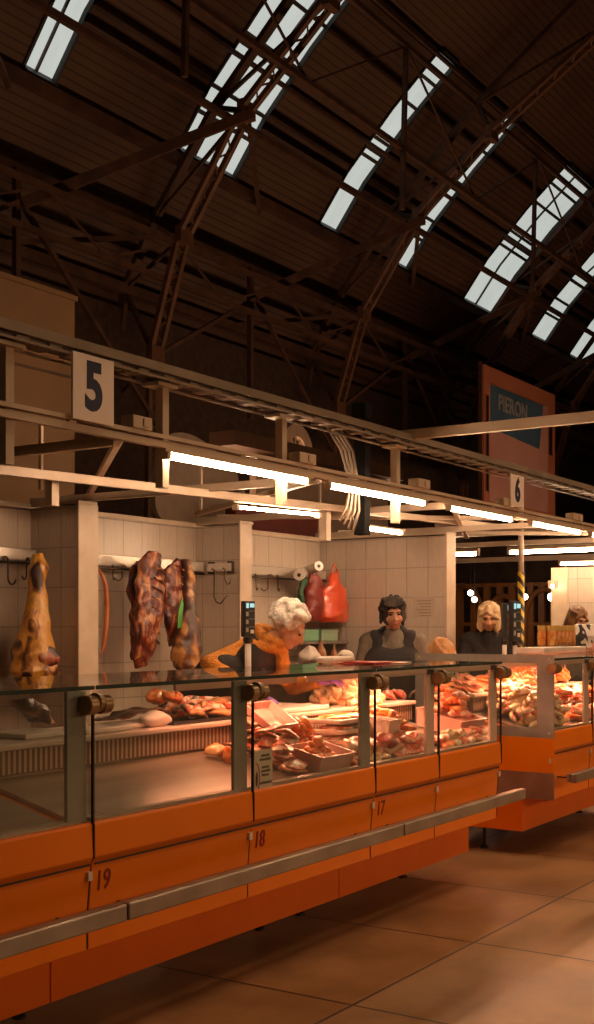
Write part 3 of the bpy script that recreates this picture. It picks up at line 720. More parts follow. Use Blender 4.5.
# =================================================================== BACKGROUND VOLUMES
M_beige = mat('kiosk_beige', (.21, .11, .045), (.25, .135, .055), .7, scale=1.5)
t = thing('kiosk', (4.6, 7.5, 0), 'tall plain beige kiosk box behind the stalls, under the roof', 'kiosk')
G().box(1.2, 7.3, 7.0, 9.0, 0, 4.2).build('body', M_beige, t)
G().box(1.2, 7.32, 6.98, 9.02, 4.2, 4.24).build('roof_edge', M_beige, t)
G().box(1.2, 7.3, 6.99, 6.999, 3.55, 3.57).build('panel_seam', M_iron, t)
M_greyp = mat('awning_grey', (.30, .21, .15), (.35, .25, .18), .7)
a = P(152, 420, Y=8.2); c = P(236, 525, Y=8.2)
t = thing('awning_board', ((a.x + c.x) / 2, 8.2, 2.6), 'grey cloud-shaped board behind the cable tray', 'board')
g = G(); cx = (a.x + c.x) / 2; hw = (c.x - a.x) / 2; pts = []
for k in range(40):
    th = 2 * pi * k / 40; rr = 1 + .10 * cos(3 * th + .4)
    pts.append((cx + hw * rr * cos(th), 8.2, 3.08 + .50 * rr * (1 if sin(th) > 0 else 1.0) * (abs(sin(th)) ** .6) * (1 if sin(th) > 0 else -1)))
g.plate(pts, (0, -1, 0), .06); g.build('board', M_greyp, t)
G().lathe((c.x + .02, 8.2, 3.02), [(.17, 0), (.14, .06)], 20, 'y').build('rounded_lobe', M_greyp, t)
G().box(cx - .05, cx + .05, 8.27, 8.35, 0, 2.9).build('stand', M_iron, t)
a = P(256, 450, Y=9); c = P(388, 500, Y=9)
t = thing('wall_panel', ((a.x + c.x) / 2, 9, 0), 'pale long panel wall of the stall behind the cable bundle', 'panel')
G().box(a.x, c.x, 9, 9.1, 0, 3.75).build('panel', M_greyp, t)
G().box(a.x - .8, c.x + .05, 8.75, 9.15, 3.75, 3.93).build('dark_fascia', M_iron, t)
a = P(236, 515, Y=7.6); c = P(318, 515, Y=7.6)
single(G().box(a.x, c.x, 7.6, 7.75, 2.2, 2.80).build('red_fascia', mat('dark_red', (.13, .018, .010), (.16, .024, .014), .6), bevel=.01), 'dark red fascia strip just above the tiled wall', 'fascia')
a = P(282, 436, Y=9.6); c = P(313, 436, Y=9.6)
t = thing('arch_fan', ((a.x + c.x) / 2, 9.6, 4.05), 'pale half-round arch piece standing above the panel wall', 'arch')
g = G(); cx = (a.x + c.x) / 2; ro = (c.x - a.x) / 2
o1 = [(cx + ro * cos(pi * k / 16), 9.6, 4.05 + ro * sin(pi * k / 16)) for k in range(17)]; i1 = [(cx + ro * .55 * cos(pi * k / 16), 9.6, 4.05 + ro * .55 * sin(pi * k / 16)) for k in range(17)]
for k in range(16): g.plate([o1[k], o1[k + 1], i1[k + 1], i1[k]], (0, -1, 0), .08)
g.build('arch_ring', M_greyp, t)
g = G()
for k in range(1, 6): a_ = pi * k / 6; g.bar((cx, 9.64, 4.05), (cx + ro * .6 * cos(a_), 9.64, 4.05 + ro * .6 * sin(a_)), .02)
g.build('arch_spoke', M_greyp, t)

# banner
YB_ = 14.0
tl = P(484, 364, Y=YB_); tr = P(555, 392, Y=YB_); bl = P(480, 500, Y=YB_)
z1, z0 = tl.z, 4.9; x0, x1 = tl.x, tr.x
t = thing('banner', ((x0 + x1) / 2, YB_, z0), 'large orange framed banner with a blue upper field hanging under the vault', 'banner')
G().box(x0, x1, YB_, YB_ + .06, z0, z1).build('cloth', mat('banner_orange', (.36, .11, .05), (.42, .15, .08), .6, scale=.6), t)
w_, h_ = x1 - x0, z1 - z0
G().box(x0 + w_ * .06, x0 + w_ * .88, YB_ - .02, YB_ - .002, z0 + .04 * h_, z0 + .88 * h_).build('lower_field', mat('banner_pink', (.42, .20, .16), (.50, .27, .22), .6, scale=.5), t)
G().plate([(x0 + w_ * .07, YB_ - .03, z0 + h_ * .56), (x0 + w_ * .74, YB_ - .03, z0 + h_ * .52), (x0 + w_ * .80, YB_ - .03, z0 + h_ * .87), (x0 + w_ * .07, YB_ - .03, z0 + h_ * .87)], (0, -1, 0), -.009).build('blue_field', mat('banner_blue', (.035, .085, .15), (.06, .12, .19), .6, scale=.8), t)
text_geo('PIERON', .62, .004, face_front(x0 + w_ * .36, YB_ - .05, z0 + h_ * .76), .02).build('lettering', mat('banner_white', (.20, .21, .22), (.26, .27, .28), .6), t)
for px_ in (x0 + .02, x1 - .1): G().box(px_, px_ + .12, YB_ + .07, YB_ + .18, z0 - 3, z1 + .1).build('mounting_post', M_iron, t)
G().box(x0 + w_ * .02, x0 + w_ * .035, YB_ - .06, YB_ - .035, z0 + h_ * .1, z0 + h_ * .78).build('black_strap', M_black, t)
G().box(x0 + w_ * .90, x0 + w_ * .93, YB_ - .06, YB_ - .035, z0 + h_ * .5, z0 + h_ * .80).build('black_strap', M_black, t)

# wooden kiosk front with arches far behind the third stall
XK = 19.0
t = thing('arched_kiosk', (XK, 6.5, 0), 'brown wooden kiosk front with round arches far behind the counter', 'kiosk')
def YK(px): return P(px, 600, X=XK).y
zk0, zk1 = 0, P(500, 575, X=XK).z + .15
G().box(XK + .2, XK + .35, YK(640), YK(440), 0, 3.0).build('dark_wall', M_endwall, t)
g = G()
for px in (459, 473, 486, 499, 511, 530, 541, 553, 566, 590): y = YK(px); g.box(XK, XK + .09, y - .05, y + .05, 0, 2.25)
for z in (.9, 1.55, 2.22): g.box(XK + .02, XK + .08, YK(620), YK(450), z - .03, z + .03)
g.build('timber_frame', M_wood, t)
for px, r_ in ((462, .42), (504, .30), (545, .36)):
    y = YK(px); g = G()
    pts = [(XK - .03, y + r_ * cos(pi * k / 14), 1.55 + 1.6 * r_ * sin(pi * k / 14)) for k in range(15)]
    g.tube([(XK - .03, y + r_, .8)] + pts + [(XK - .03, y - r_, .8)], .05, 6); g.build('arch', M_wood, t, smooth=True)
single(G().box(18.6, 18.9, YK(492), YK(445), 2.6, 3.3).build('canopy_fascia', mat('canopy_dark', (.035, .018, .012), (.05, .026, .016), .6)), 'dark canopy fascia above the arched kiosk', 'canopy')
M_globe = emis('globe_light', (1, .86, .68), 14)
for px, py, lb in ((470.5, 593, 'upper of the two globe lamps beside the third partition'), (474.5, 599.5, 'lower of the two globe lamps beside the third partition'), (525, 597, 'globe lamp just beyond the striped pole'), (551.5, 597, 'globe lamp beside the far tiled partition')):
    p = P(px, py, X=17.5); t = thing('globe_lamp', tuple(p), lb, 'lamp')
    G().ell(p, .045 if px != 551.5 else .06).build('globe', M_globe, t, smooth=True); G().tube([p + Vector((0, 0, .05)), p + Vector((0, 0, .9))], .006, 6).build('cord', M_black, t)
# =================================================================== HOOK RAILS
M_hook = mat('hook_iron', (.06, .045, .035), (.12, .09, .07), .35, .8, 20)
M_plate = mat('hook_rail_steel', (.62, .54, .46), (.72, .64, .56), .25, .4, 5)
HZ = 1.945
def hook_rail(x0, x1, label, y=5.575, axis='x'):
    t = thing('hook_rail', ((x0 + x1) / 2, y, HZ), label, 'hook rail')
    G().box(x0, x1, y - .006, y + .006, HZ - .025, HZ + .045).build('rail_bar', M_plate, t, bevel=.002)
    for x in (x0 + .06, x1 - .06): G().box(x - .015, x + .015, y + .006, 5.668, HZ - .012, HZ + .012).build('bracket', M_hook, t)
    G().tube([(x0, y - .012, HZ - .045), (x1, y - .012, HZ - .045)], .009, 8).build('hanging_rod', M_hook, t, smooth=True)
    return t
hook_rail(2.2, 5.46, 'hook rail on the tiled wall before the first partition')
hook_rail(5.72, 7.19, 'hook rail on the tiled wall between the first and second partitions')
hook_rail(7.45, 8.95, 'hook rail on the tiled wall between the second and third partitions')
def jhook(x, y, z, s=1.0, turn=0, label='', group=None, axis='x'):
    pts = []
    d = Vector((cos(turn), sin(turn), 0))
    for k in range(7): a = pi * (1 - k / 6); pts.append(Vector((x, y, z + .0)) + d * (.022 * cos(a) - .022) * s + Vector((0, 0, .022 * sin(a) * s)))
    pts.append(Vector((x, y, z - .09 * s)))
    for k in range(1, 9): a = pi + pi * .95 * k / 8; pts.append(Vector((x, y, z - .09 * s)) + d * (.036 + .036 * cos(a)) * s + Vector((0, 0, .036 * sin(a) * s)))
    o = G().tube(pts, [.0055 * s] * (len(pts) - 1) + [.0018], 7).build('meat_hook', M_hook, smooth=True)
    return tag(o, label, 'hook', group)
rz = HZ - .036
for px, s_, tn, lb in ((8, 1.15, .2, 'empty black iron hook next to the hanging yellow haunch'), (113, .7, .5, 'small empty hook first along the rail past the sausage'), (122, .7, 2.4, 'small empty hook just before the rib slab')):
    p = P(px, 560, Y=5.555); jhook(p.x, 5.555, rz, s_, tn, lb)
for px, s_, tn, lb in ((256, .9, .4, 'dark hook above the weighing display, first on its rail'), (268, .9, 2.6, 'dark hook above the white-haired woman, second on its rail'), (278, .9, .4, 'dark hook above the white-haired woman, third on its rail'), (337, .8, 1.0, 'hook beside the red bag near the tiled corner')):
    p = P(px, 560, Y=5.555); jhook(p.x, 5.555, rz, s_, tn, lb)
# pair of big hooks on the face of the second partition
t = thing('hook_rail', (7.2, 5.45, HZ), 'short hook rail on the face of the second partition', 'hook rail')
G().box(7.17, 7.182, 5.30, 5.52, HZ - .03, HZ + .03).build('rail_bar', M_plate, t)
for y in (5.32, 5.50): G().box(7.182, 7.218, y - .02, y + .02, HZ - .045, HZ + .045).build('bracket', M_hook, t)
t = None
p = Vector((7.155, 5.44, HZ - .02))
o = G().tube([p + Vector((0, .02, 0)), p + Vector((0, .02, .015)), p, p + Vector((0, 0, -.20)), p + Vector((0, -.02, -.24)), p + Vector((0, -.06, -.25)), p + Vector((0, -.12, -.19))], [.006] * 6 + [.002], 7).build('meat_hook', M_hook, smooth=True)
tag(o, 'long empty iron hook with a wide bent tip on the second partition', 'hook')
p = Vector((7.155, 5.34, HZ - .02))
o = G().tube([p + Vector((0, .02, 0)), p + Vector((0, .015, .015)), p, p + Vector((0, .0, -.07)), p + Vector((0, -.02, -.11)), p + Vector((0, -.045, -.10)), p + Vector((0, -.05, -.06))], [.0045] * 6 + [.002], 7).build('meat_hook', M_hook, smooth=True)
tag(o, 'shorter empty iron hook nearest the edge of the second partition', 'hook')

# =================================================================== HANGING MEAT
M_fat = ramp_mat('cured_fat', [(.0, (.50, .25, .05)), (.30, (.62, .31, .045)), (.50, (.55, .25, .04)), (.60, (.26, .10, .03)), (.70, (.06, .022, .018)), (1, (.03, .015, .014))], .42, 9, 3, .8, 26, (1, 1, .5), .8, coat=.2)
M_fat2 = ramp_mat('smoked_fat', [(.0, (.50, .22, .06)), (.38, (.55, .27, .09)), (.50, (.24, .09, .035)), (.62, (.07, .03, .022)), (1, (.05, .025, .02))], .42, 6, 3, .5, 22, (1, 1, .6), .8, coat=.2)
M_lean = ramp_mat('dark_lean', [(.0, (.02, .006, .006)), (.35, (.09, .016, .010)), (.55, (.20, .035, .016)), (.70, (.42, .16, .06)), (1, (.52, .30, .13))], .4, 13, 5, 1.0, 34, (1, 1, .45), 1.2, coat=.15)
M_cut = ramp_mat('cut_face', [(.0, (.02, .010, .018)), (.55, (.05, .014, .018)), (.72, (.26, .05, .02)), (1, (.40, .18, .06))], .35, 16, 2, .3, 30)
def rings(axis, rad, n=26, seed=0, amp=.01, freq=9, flat=1.0):
    """lofted body: axis points, rad = (half width in X, half depth in Y)"""
    g = G(); vs = []
    m = len(axis); N = 44; fs = []
    def sample(t):
        i = min(int(t * (m - 1)), m - 2); k = t * (m - 1) - i; k = k * k * (3 - 2 * k) * .5 + k * .5
        return Vector(axis[i]).lerp(axis[i + 1], k), rad[i][0] + (rad[i + 1][0] - rad[i][0]) * k, rad[i][1] + (rad[i + 1][1] - rad[i][1]) * k
    for j in range(N + 1):
        c, a, b = sample(j / N)
        for k in range(n):
            t = 2 * pi * k / n; vs.append(c + Vector((a * cos(t), b * sin(t), 0)))
    fs = [(j * n + k, j * n + (k + 1) % n, (j + 1) * n + (k + 1) % n, (j + 1) * n + k) for j in range(N) for k in range(n)] + [tuple(range(n)), tuple(N * n + k for k in range(n - 1, -1, -1))]
    g.add(vs, fs); g.noise(amp, freq, seed); g.noise(amp * .45, freq * 3.3, seed + 3); return g
# the yellow haunch
c = P(33, 620, Y=5.40); zt = P(41, 551, Y=5.4).z; zb = P(33, 690, Y=5.4).z; H = zt - zb
def X5(px, Y=5.4): return P(px, 600, Y=Y).x
t = thing('hanging_haunch', (c.x, 5.4, zb), 'yellow-fatted whole haunch hanging by the shank before the first partition', 'meat')
rings([(X5(41), 5.42, zt), (X5(40), 5.41, zt - .10), (X5(39), 5.41, zt - .22), (X5(37), 5.40, zt - .36), (X5(35), 5.40, zt - .50), (X5(33), 5.39, zt - .62), (X5(33), 5.38, zt - .74), (X5(34), 5.38, zb + .05), (X5(37), 5.38, zb)],
      [(.030, .03), (.058, .045), (.058, .045), (.078, .07), (.108, .09), (.15, .11), (.168, .12), (.145, .10), (.07, .05)], seed=1, amp=.022, freq=10).build('meat', M_fat, t, smooth=True, sub=1)
G().ell((X5(36), 5.300, zb + .19), (.105, .034, .085)).noise(.022, 12, 3).build('cut_face', M_cut, t, smooth=True, sub=1)
G().ell((X5(26), 5.312, zb + .14), (.055, .026, .045)).noise(.014, 14, 5).build('cut_face', M_cut, t, smooth=True, sub=1)
jhook(X5(38), 5.50, rz, .9, 1.2, 'iron hook carrying the yellow haunch')
# sausage loop
ax = [(X5(101, 5.45), 5.5, 1.90), (X5(103, 5.45), 5.46, 1.86), (X5(106, 5.45), 5.45, 1.78), (X5(107, 5.45), 5.45, 1.65), (X5(106.5, 5.45), 5.45, 1.50), (X5(104, 5.45), 5.45, 1.38), (X5(101, 5.45), 5.45, 1.31)]
o = G().tube(ax, [.006, .014, .018, .019, .018, .016, .006], 10).build('hanging_sausage', ramp_mat('sausage_skin', [(0, (.30, .07, .02)), (.5, (.42, .12, .03)), (1, (.5, .18, .06))], .3, 12, bump=.2), smooth=True, sub=1)
tag(o, 'thin orange-brown sausage hanging beside the first partition post', 'sausage')
# rib slab, broad, with a darker flap behind it
def slab(pxt, pxb, pw, yt, yb, Y, seed, m, label, ribs=True, lean=0):
    zt = P(pxt, yt, Y=Y).z; zb = P(pxb, yb, Y=Y).z
    t = thing('rib_slab', (X5(pxb, Y), Y, zb), label, 'meat')
    sc_ = X5(pxt + 1, Y) - X5(pxt, Y); w_ = pw * sc_ / 2
    xs = [pxt + (pxb - pxt) * k for k in (0, .1, .3, .5, .7, .88, 1)]
    rings([(X5(x, Y) + (.02 if k == 0 else 0), Y + .02 * sin(k * 1.3), zt + (zb - zt) * q) for k, (x, q) in enumerate(zip(xs, (0, .07, .28, .5, .7, .9, 1)))],
          [(w_ * .35, .03), (w_ * .85, .045), (w_, .05), (w_, .052), (w_ * .95, .05), (w_ * .62, .04), (w_ * .25, .02)], seed=seed, amp=.026, freq=13).build('meat', m, t, smooth=True, sub=1)
    if ribs:
        for k in range(8):
            q = .16 + .085 * k; z = zt + (zb - zt) * q; x = X5(pxt + (pxb - pxt) * q, Y)
            G().tube([(x - w_ * .2, Y - .050, z + .02), (x + w_ * .3, Y - .056, z), (x + w_ * .85, Y - .030, z - .03)], [.006, .010, .007], 8).noise(.004, 30, k).build('rib_bone', M_fat2, t, smooth=True)
    return t
slab(139, 137, 16, 562, 662, 5.47, 3, M_lean, 'dark flap of meat hanging half behind the broad rib slab', ribs=False)
slab(154, 142, 25, 552, 668, 5.34, 5, M_lean, 'broad dark red rib slab hanging nearest the sausage, a darker flap behind it')
slab(180, 174, 25, 559, 644, 5.38, 9, M_lean, 'shorter dark rib slab hanging between the broad slab and the tagged haunch')
for px in (141, 152, 176, 187): jhook(X5(px, 5.5), 5.50, rz, .8, 1.3, 'iron hook carrying one of the hanging dark meat pieces', 'hooks carrying the rib slabs')
zt = P(187, 559, Y=5.3).z; zb = P(187, 673, Y=5.3).z
t = thing('hanging_haunch', (X5(187, 5.3), 5.3, zb), 'smoked brown haunch with a green tag hanging next to the second partition', 'meat')
rings([(X5(190, 5.3), 5.33, zt), (X5(190, 5.3), 5.32, zt - .12), (X5(189, 5.3), 5.31, zt - .25), (X5(188, 5.3), 5.3, zt - .38), (X5(187, 5.3), 5.3, zt - .52), (X5(186, 5.3), 5.3, zt - .66), (X5(187, 5.3), 5.3, zb + .05), (X5(188, 5.3), 5.3, zb)],
      [(.03, .03), (.048, .042), (.042, .04), (.07, .06), (.105, .09), (.13, .10), (.12, .09), (.05, .05)], seed=11, amp=.022, freq=12).build('meat', M_fat2, t, smooth=True, sub=1)
x = X5(179, 5.2); zz = P(179, 598, Y=5.2).z
G().plate([(x + .02, 5.19, zz), (x + .045, 5.19, zz - .04), (x + .03, 5.2, zz - .20), (x - .02, 5.2, zz - .21), (x - .02, 5.19, zz - .10)], (0, -1, 0), .006).noise(.008, 12).build('green_tag', mat('tag_green', (.04, .20, .03), (.07, .30, .05), .5), t)

# =================================================================== MEAT IN THE CASES
M_orange_meat = ramp_mat('marinated_meat', [(0, (.42, .04, .008)), (.3, (.74, .14, .02)), (.6, (.85, .26, .05)), (1, (.88, .55, .25))], .3, 14, 4, .6, 34, dist=.5, coat=.5)
M_pink_meat = ramp_mat('pork_cut', [(0, (.40, .05, .025)), (.30, (.66, .14, .06)), (.48, (.78, .28, .15)), (.60, (.86, .60, .44)), (1, (.90, .76, .60))], .3, 16, 3, .4, 25, dist=1.2, coat=.4)
M_red_meat = ramp_mat('beef_cut', [(0, (.20, .02, .012)), (.5, (.40, .05, .025)), (.62, (.55, .15, .08)), (1, (.75, .5, .36))], .3, 8, 3, .4, 25, dist=1.2, coat=.4)
M_pale = ramp_mat('poultry_fat', [(0, (.62, .26, .08)), (.35, (.84, .56, .30)), (.7, (.92, .78, .56)), (1, (.78, .30, .10))], .35, 20, 3, .5, 30, dist=.6, coat=.35)
M_dark = ramp_mat('smoked_black', [(0, (.02, .010, .008)), (.5, (.06, .02, .012)), (.75, (.22, .06, .02)), (1, (.35, .12, .04))], .35, 7, 4, .6, 24, dist=.8, coat=.3)
M_tray = MATS['tray_zinc']
M_trayp = mat('tray_plastic_pink', (.62, .34, .28), (.70, .42, .35), .3)
M_trayw = mat('tray_plastic_white', (.66, .52, .42), (.72, .60, .50), .3)
def chunk_mesh(kind, seed):
    rn = random.Random(seed); g = G()
    if kind == 'cut': g.ell((0, 0, 0), (.075, .055, .028), seg=18, ring=12); g.noise(.026, 16, seed); g.noise(.012, 45, seed + 5)
    elif kind == 'strip': g.tube([(-.10, 0, 0), (-.06, .008, .012), (0, -.006, .018), (.06, .010, .010), (.11, 0, -.004)], [.012, .024, .028, .024, .010], 10); g.noise(.018, 18, seed); g.noise(.008, 50, seed + 2)
    elif kind == 'slab': g.box(-.11, .11, -.075, .075, -.018, .018)
    elif kind == 'lump': g.ell((0, 0, 0), (.045, .038, .030), seg=14, ring=9); g.noise(.024, 24, seed); g.noise(.008, 60, seed)
    elif kind == 'crumb': g.ell((0, 0, 0), (.022, .020, .017), seg=10, ring=7); g.noise(.009, 34, seed)
    return g
MESH = {}
def chunk_src(kind, m, v):
    k = (kind, m.name, v)
    if k not in MESH:
        o = chunk_mesh(kind, v * 7 + len(kind)).build('meat_piece', m, smooth=True, sub=2 if kind == 'slab' else 1)
        if kind == 'slab':
            for q in o.data.vertices: q.co += noise.noise_vector(q.co * 12 + Vector((v, v, 0))) * .022
        MESH[k] = o.data; bpy.data.objects.remove(o)
    return MESH[k]
def piece(kind, m, loc, rot, s, name, label, group, v=0, cat='meat'):
    o = bpy.data.objects.new(name, chunk_src(kind, m, v)); COL.objects.link(o); o.location = loc; o.rotation_euler = rot; o.scale = (s,) * 3 if not isinstance(s, tuple) else s
    return tag(o, label, cat, group)
def tray(x, y, z, lx, ly, h, rz, tilt, m, label):
    t = thing('meat_tray', (x, y, z), label, 'tray')
    g = G(); w_ = .006
    prof = [(1, 0), (1.10, h)]
    vs = []
    for s_, zz in ((.90, 0), (1.0, h), (1.06, h), (1.06, h - .008), (.96, h - .010), (.86, .006 - .006)): pass
    def ring(k, zz): return [(a * lx / 2 * k, b_ * ly / 2 * k, zz) for a, b_ in ((-1, -1), (1, -1), (1, 1), (-1, 1))]
    vs = ring(.88, 0) + ring(.98, h) + ring(1.04, h) + ring(1.04, h - .006) + ring(1.0, h - .006) + ring(.92, -.006)
    for i in range(5):
        for k in range(4): pass
    fs = [(3, 2, 1, 0)] + [(i * 4 + k, i * 4 + (k + 1) % 4, (i + 1) * 4 + (k + 1) % 4, (i + 1) * 4 + k) for i in range(5) for k in range(4)] + [(20, 21, 22, 23)]
    g.add(vs, fs)
    o = g.build('tray_body', m); o.parent = t
    t.rotation_euler = (tilt, 0, rz)
    return t
def heap(x0, x1, y0, y1, zf, kinds, m, nme, label, group, layers=2, s=1.0, step=.8, seed=0, mound=.5, slope=R(13), jit=.35, cat='meat'):
    """pieces laid side by side, then a smaller layer on top"""
    rn = random.Random(seed); k = kinds if isinstance(kinds, (list, tuple)) else [kinds]
    base = {'cut': (.115, .085, .040), 'strip': (.17, .045, .040), 'slab': (.19, .13, .040), 'lump': (.075, .062, .045), 'crumb': (.036, .034, .026)}
    bx, by, bz = [v * s for v in base[k[0]]]
    for l in range(layers):
        ins = l * .5 * mound
        nx = max(1, int((x1 - x0 - 2 * ins * bx) / bx)); ny = max(1, int((y1 - y0 - 2 * ins * by) / by))
        for i in range(nx):
            for j in range(ny):
                x = (x0 + x1) / 2 + (i - (nx - 1) / 2) * bx; y = (y0 + y1) / 2 + (j - (ny - 1) / 2) * by
                x += rn.uniform(-jit, jit) * bx * .5; y += rn.uniform(-jit, jit) * by * .5
                z = zf(y) + bz * .5 + l * bz * step + rn.uniform(0, .2) * bz
                piece(rn.choice(k), m if not isinstance(m, (list, tuple)) else rn.choice(m), (x, y, z), (slope + rn.uniform(-.25, .25), rn.uniform(-.25, .25), rn.uniform(-.7, .7) if k[0] != 'slab' else rn.uniform(-.15, .15)), s * rn.uniform(.88, 1.12), nme, label, group, rn.randrange(4), cat)
dz = lambda y: deck_z(y) + .004
lz = lambda y: 1.054
tz = lambda h: (lambda y: deck_z(y) + h)
DS = math.atan(.12 / .5)
# --- case 19/18: service ledge
x0_ = P(130, 705, Y=3.62).x
o = rings([(P(108, 712, Y=3.6).x, 3.66, 1.085), (P(130, 710, Y=3.6).x, 3.64, 1.10), (P(150, 705, Y=3.6).x, 3.64, 1.12), (P(165, 700, Y=3.6).x, 3.64, 1.10)], [(.03, .05), (.05, .08), (.05, .10), (.02, .05)], seed=21, amp=.02, freq=10).build('smoked_ham', M_dark, smooth=True, sub=1)
tag(o, 'long blackish smoked ham lying on the ledge beside the white bundle', 'meat')
o = G().ell((P(156, 712, Y=3.5).x, 3.50, 1.082), (.10, .05, .035)).noise(.02, 14, 2).build('white_cloth_bundle', M_plastic_w, smooth=True, sub=1)
tag(o, 'crumpled white bundle on the ledge in front of the smoked ham', 'bundle')
t = thing('steel_tray', (P(190, 712, Y=3.58).x, 3.6, 1.054), 'flat dark tray on the ledge carrying the heap of dried strips', 'tray')
xa_, xb_ = P(150, 712, Y=3.6).x, P(233, 712, Y=3.6).x
G().box(xa_, xb_, 3.46, 3.76, 1.053, 1.060).build('tray_body', M_black, t); G().box(xa_, xb_, 3.455, 3.465, 1.053, 1.068).build('rim', M_black, t)
heap(P(168, 712, Y=3.6).x, P(232, 712, Y=3.6).x, 3.48, 3.74, lambda y: 1.062, 'strip', [M_fat2, M_pink_meat], 'dried_meat_strip', 'brownish strips of meat heaped on the flat dark ledge tray', 'strips on the ledge tray', 3, .75, seed=3)
heap(P(165, 700, Y=3.6).x, P(185, 700, Y=3.6).x, 3.56, 3.74, lambda y: 1.15, 'cut', M_orange_meat, 'meat_cut', 'red cut lying on top of the heap of strips on the ledge', 'red cuts on the strips', 1, .9, seed=5)
for a, c_, y0, y1, lb in ((8, 55, 3.50, 3.72, 'white cutting board on the ledge of the leftmost case'), (62, 108, 3.46, 3.60, 'white board on the ledge next to the thick middle clamp'), (98, 150, 3.50, 3.66, 'long white board on the ledge above the number 19')):
    xa_, xb_ = P(a, 712, Y=3.6).x, P(c_, 712, Y=3.6).x
    tag(G().box(xa_, xb_, y0, y1, 1.053, 1.075).build('cutting_board', M_plastic_w, bevel=.006), lb, 'board')
o = rings([(P(28, 700, Y=3.7).x, 3.74, 1.20), (P(38, 706, Y=3.7).x, 3.72, 1.15), (P(48, 714, Y=3.7).x, 3.72, 1.09)], [(.05, .05), (.07, .07), (.04, .05)], seed=31, amp=.015, freq=12).build('smoked_ham', M_fat2, smooth=True, sub=1)
tag(o, 'rough brown smoked piece on the ledge below the yellow haunch', 'meat')
tag(G().box(P(150, 690, Y=3.78).x, P(185, 690, Y=3.78).x, 3.70, 3.78, 1.20, 1.23).build('wrapped_stack', M_trayw, bevel=.01), 'pale wrapped slab propped behind the strips under the glass', 'package')
bpy.data.objects.remove(bpy.data.objects['wrapped_stack'])
# --- case 18 right half
# ledge: pale poultry
heap(P(328, 700, Y=3.6).x, P(366, 700, Y=3.6).x, 3.44, 3.76, lz, 'lump', M_pale, 'chicken_piece', 'pale chicken piece in the pile on the ledge by the purple gloves', 'chicken pieces on the ledge', 4, 1.0, seed=8)
tag(G().box(P(252, 712, Y=3.6).x, P(305, 706, Y=3.6).x, 3.44, 3.78, 1.053, 1.078).build('cutting_board', M_plastic_w, bevel=.006), 'white cutting board under the white-haired woman\'s hands', 'board')
# deck: crumpled pale cuts, tilted tray, mince, packages
xa = lambda px, Y=3.2: P(px, 740, Y=Y).x
heap(xa(247), xa(281), 2.96, 3.42, dz, 'slab', M_pink_meat, 'pork_slab', 'pale pink pork slab in the tall stack behind the notice', 'pork slabs behind the notice', 6, .8, seed=11, mound=.25, step=.95)
tray(xa(289), 3.32, dz(3.32) + .16, .26, .18, .035, .1, R(35), M_trayp, 'empty pink tray tilted on top of the pork behind the mince')
tray(xa(292), 3.05, dz(3.05) + .012, .30, .20, .085, 0, DS, M_trayp, 'pink tray holding orange mince in the case numbered 18')
heap(xa(281), xa(304), 2.99, 3.13, tz(.05), 'crumb', M_orange_meat, 'minced_lump', 'small orange lump of mince heaped in the pink tray', 'mince in the pink tray', 4, 1.1, seed=13, mound=.9)
heap(xa(296), xa(330), 3.18, 3.36, dz, 'crumb', M_orange_meat, 'diced_piece', 'orange diced piece in the loose heap behind the pink tray', 'diced meat behind the pink tray', 5, 1.5, seed=15, mound=.8)
heap(xa(308), xa(358), 2.96, 3.12, dz, 'cut', [M_pink_meat, M_pale], 'meat_cut', 'pinkish cut in the front row beside the grey post of case 18', 'cuts in the front row of case 18', 3, .9, seed=17)
for k in range(3):
    for j in range(2):
        x = xa(333 + 15 * j, 3.28); y = 3.25 + .01 * k
        t = thing('meat_package', (x, y, 0), 'flat film-wrapped meat package in the stack near the grey post', 'package', 'film-wrapped packages in case 18')
        z = dz(3.25) + .02 + .052 * k
        G().box(x - .10, x + .10, y - .10, y + .10, z, z + .025).build('tray_body', M_trayw, t, bevel=.006)
        G().ell((x, y, z + .028), (.092, .092, .018)).noise(.008, 20, k + j).build('meat', M_pink_meat if k < 2 else M_orange_meat, t, smooth=True)
heap(xa(214, 3.3), xa(235, 3.3), 3.22, 3.38, dz, 'lump', M_orange_meat, 'meat_lump', 'orange lump lying before the grey post left of the notice', 'lumps before the notice post', 1, 1.2, seed=19)
# --- case 17
t = tray(xa(377, 3.15), 3.16, dz(3.1) + .01, .13, .22, .17, 0, DS * .3, M_trayw, 'tall cream tub at the start of the case numbered 17')
heap(xa(387, 3.1), xa(424, 3.1), 3.12, 3.40, lambda y: dz(y) + .0, 'strip', M_orange_meat, 'marinated_strip', 'bright orange marinated strip in the big heap of case 17', 'marinated strips in case 17', 6, .8, seed=23, mound=.45)
heap(xa(381, 3.0), xa(426, 3.0), 2.95, 3.10, dz, 'cut', [M_pink_meat, M_red_meat, M_pink_meat], 'meat_cut', 'pink fatty cut in the front row under the orange heap of case 17', 'front cuts in case 17', 3, 1.0, seed=25)
tray(xa(444, 3.25), 3.22, dz(3.2) + .02, .34, .30, .10, 0, DS, M_trayp, 'pink tray of raw strips right of the middle post in case 17')
heap(xa(424, 3.2) + .28, xa(460, 3.2) + .1, 3.12, 3.34, tz(.09), 'strip', [M_pink_meat, M_orange_meat], 'raw_strip', 'long raw strip lying in the pink tray past the pink post', 'raw strips in the pink tray of case 17', 5, .9, seed=27)
heap(xa(440, 3.0), xa(488, 3.0), 2.95, 3.08, dz, 'lump', [M_orange_meat, M_pink_meat, M_pale], 'meat_lump', 'small orange lump in the front row before the end of case 17', 'front lumps at the end of case 17', 2, 1.0, seed=29)
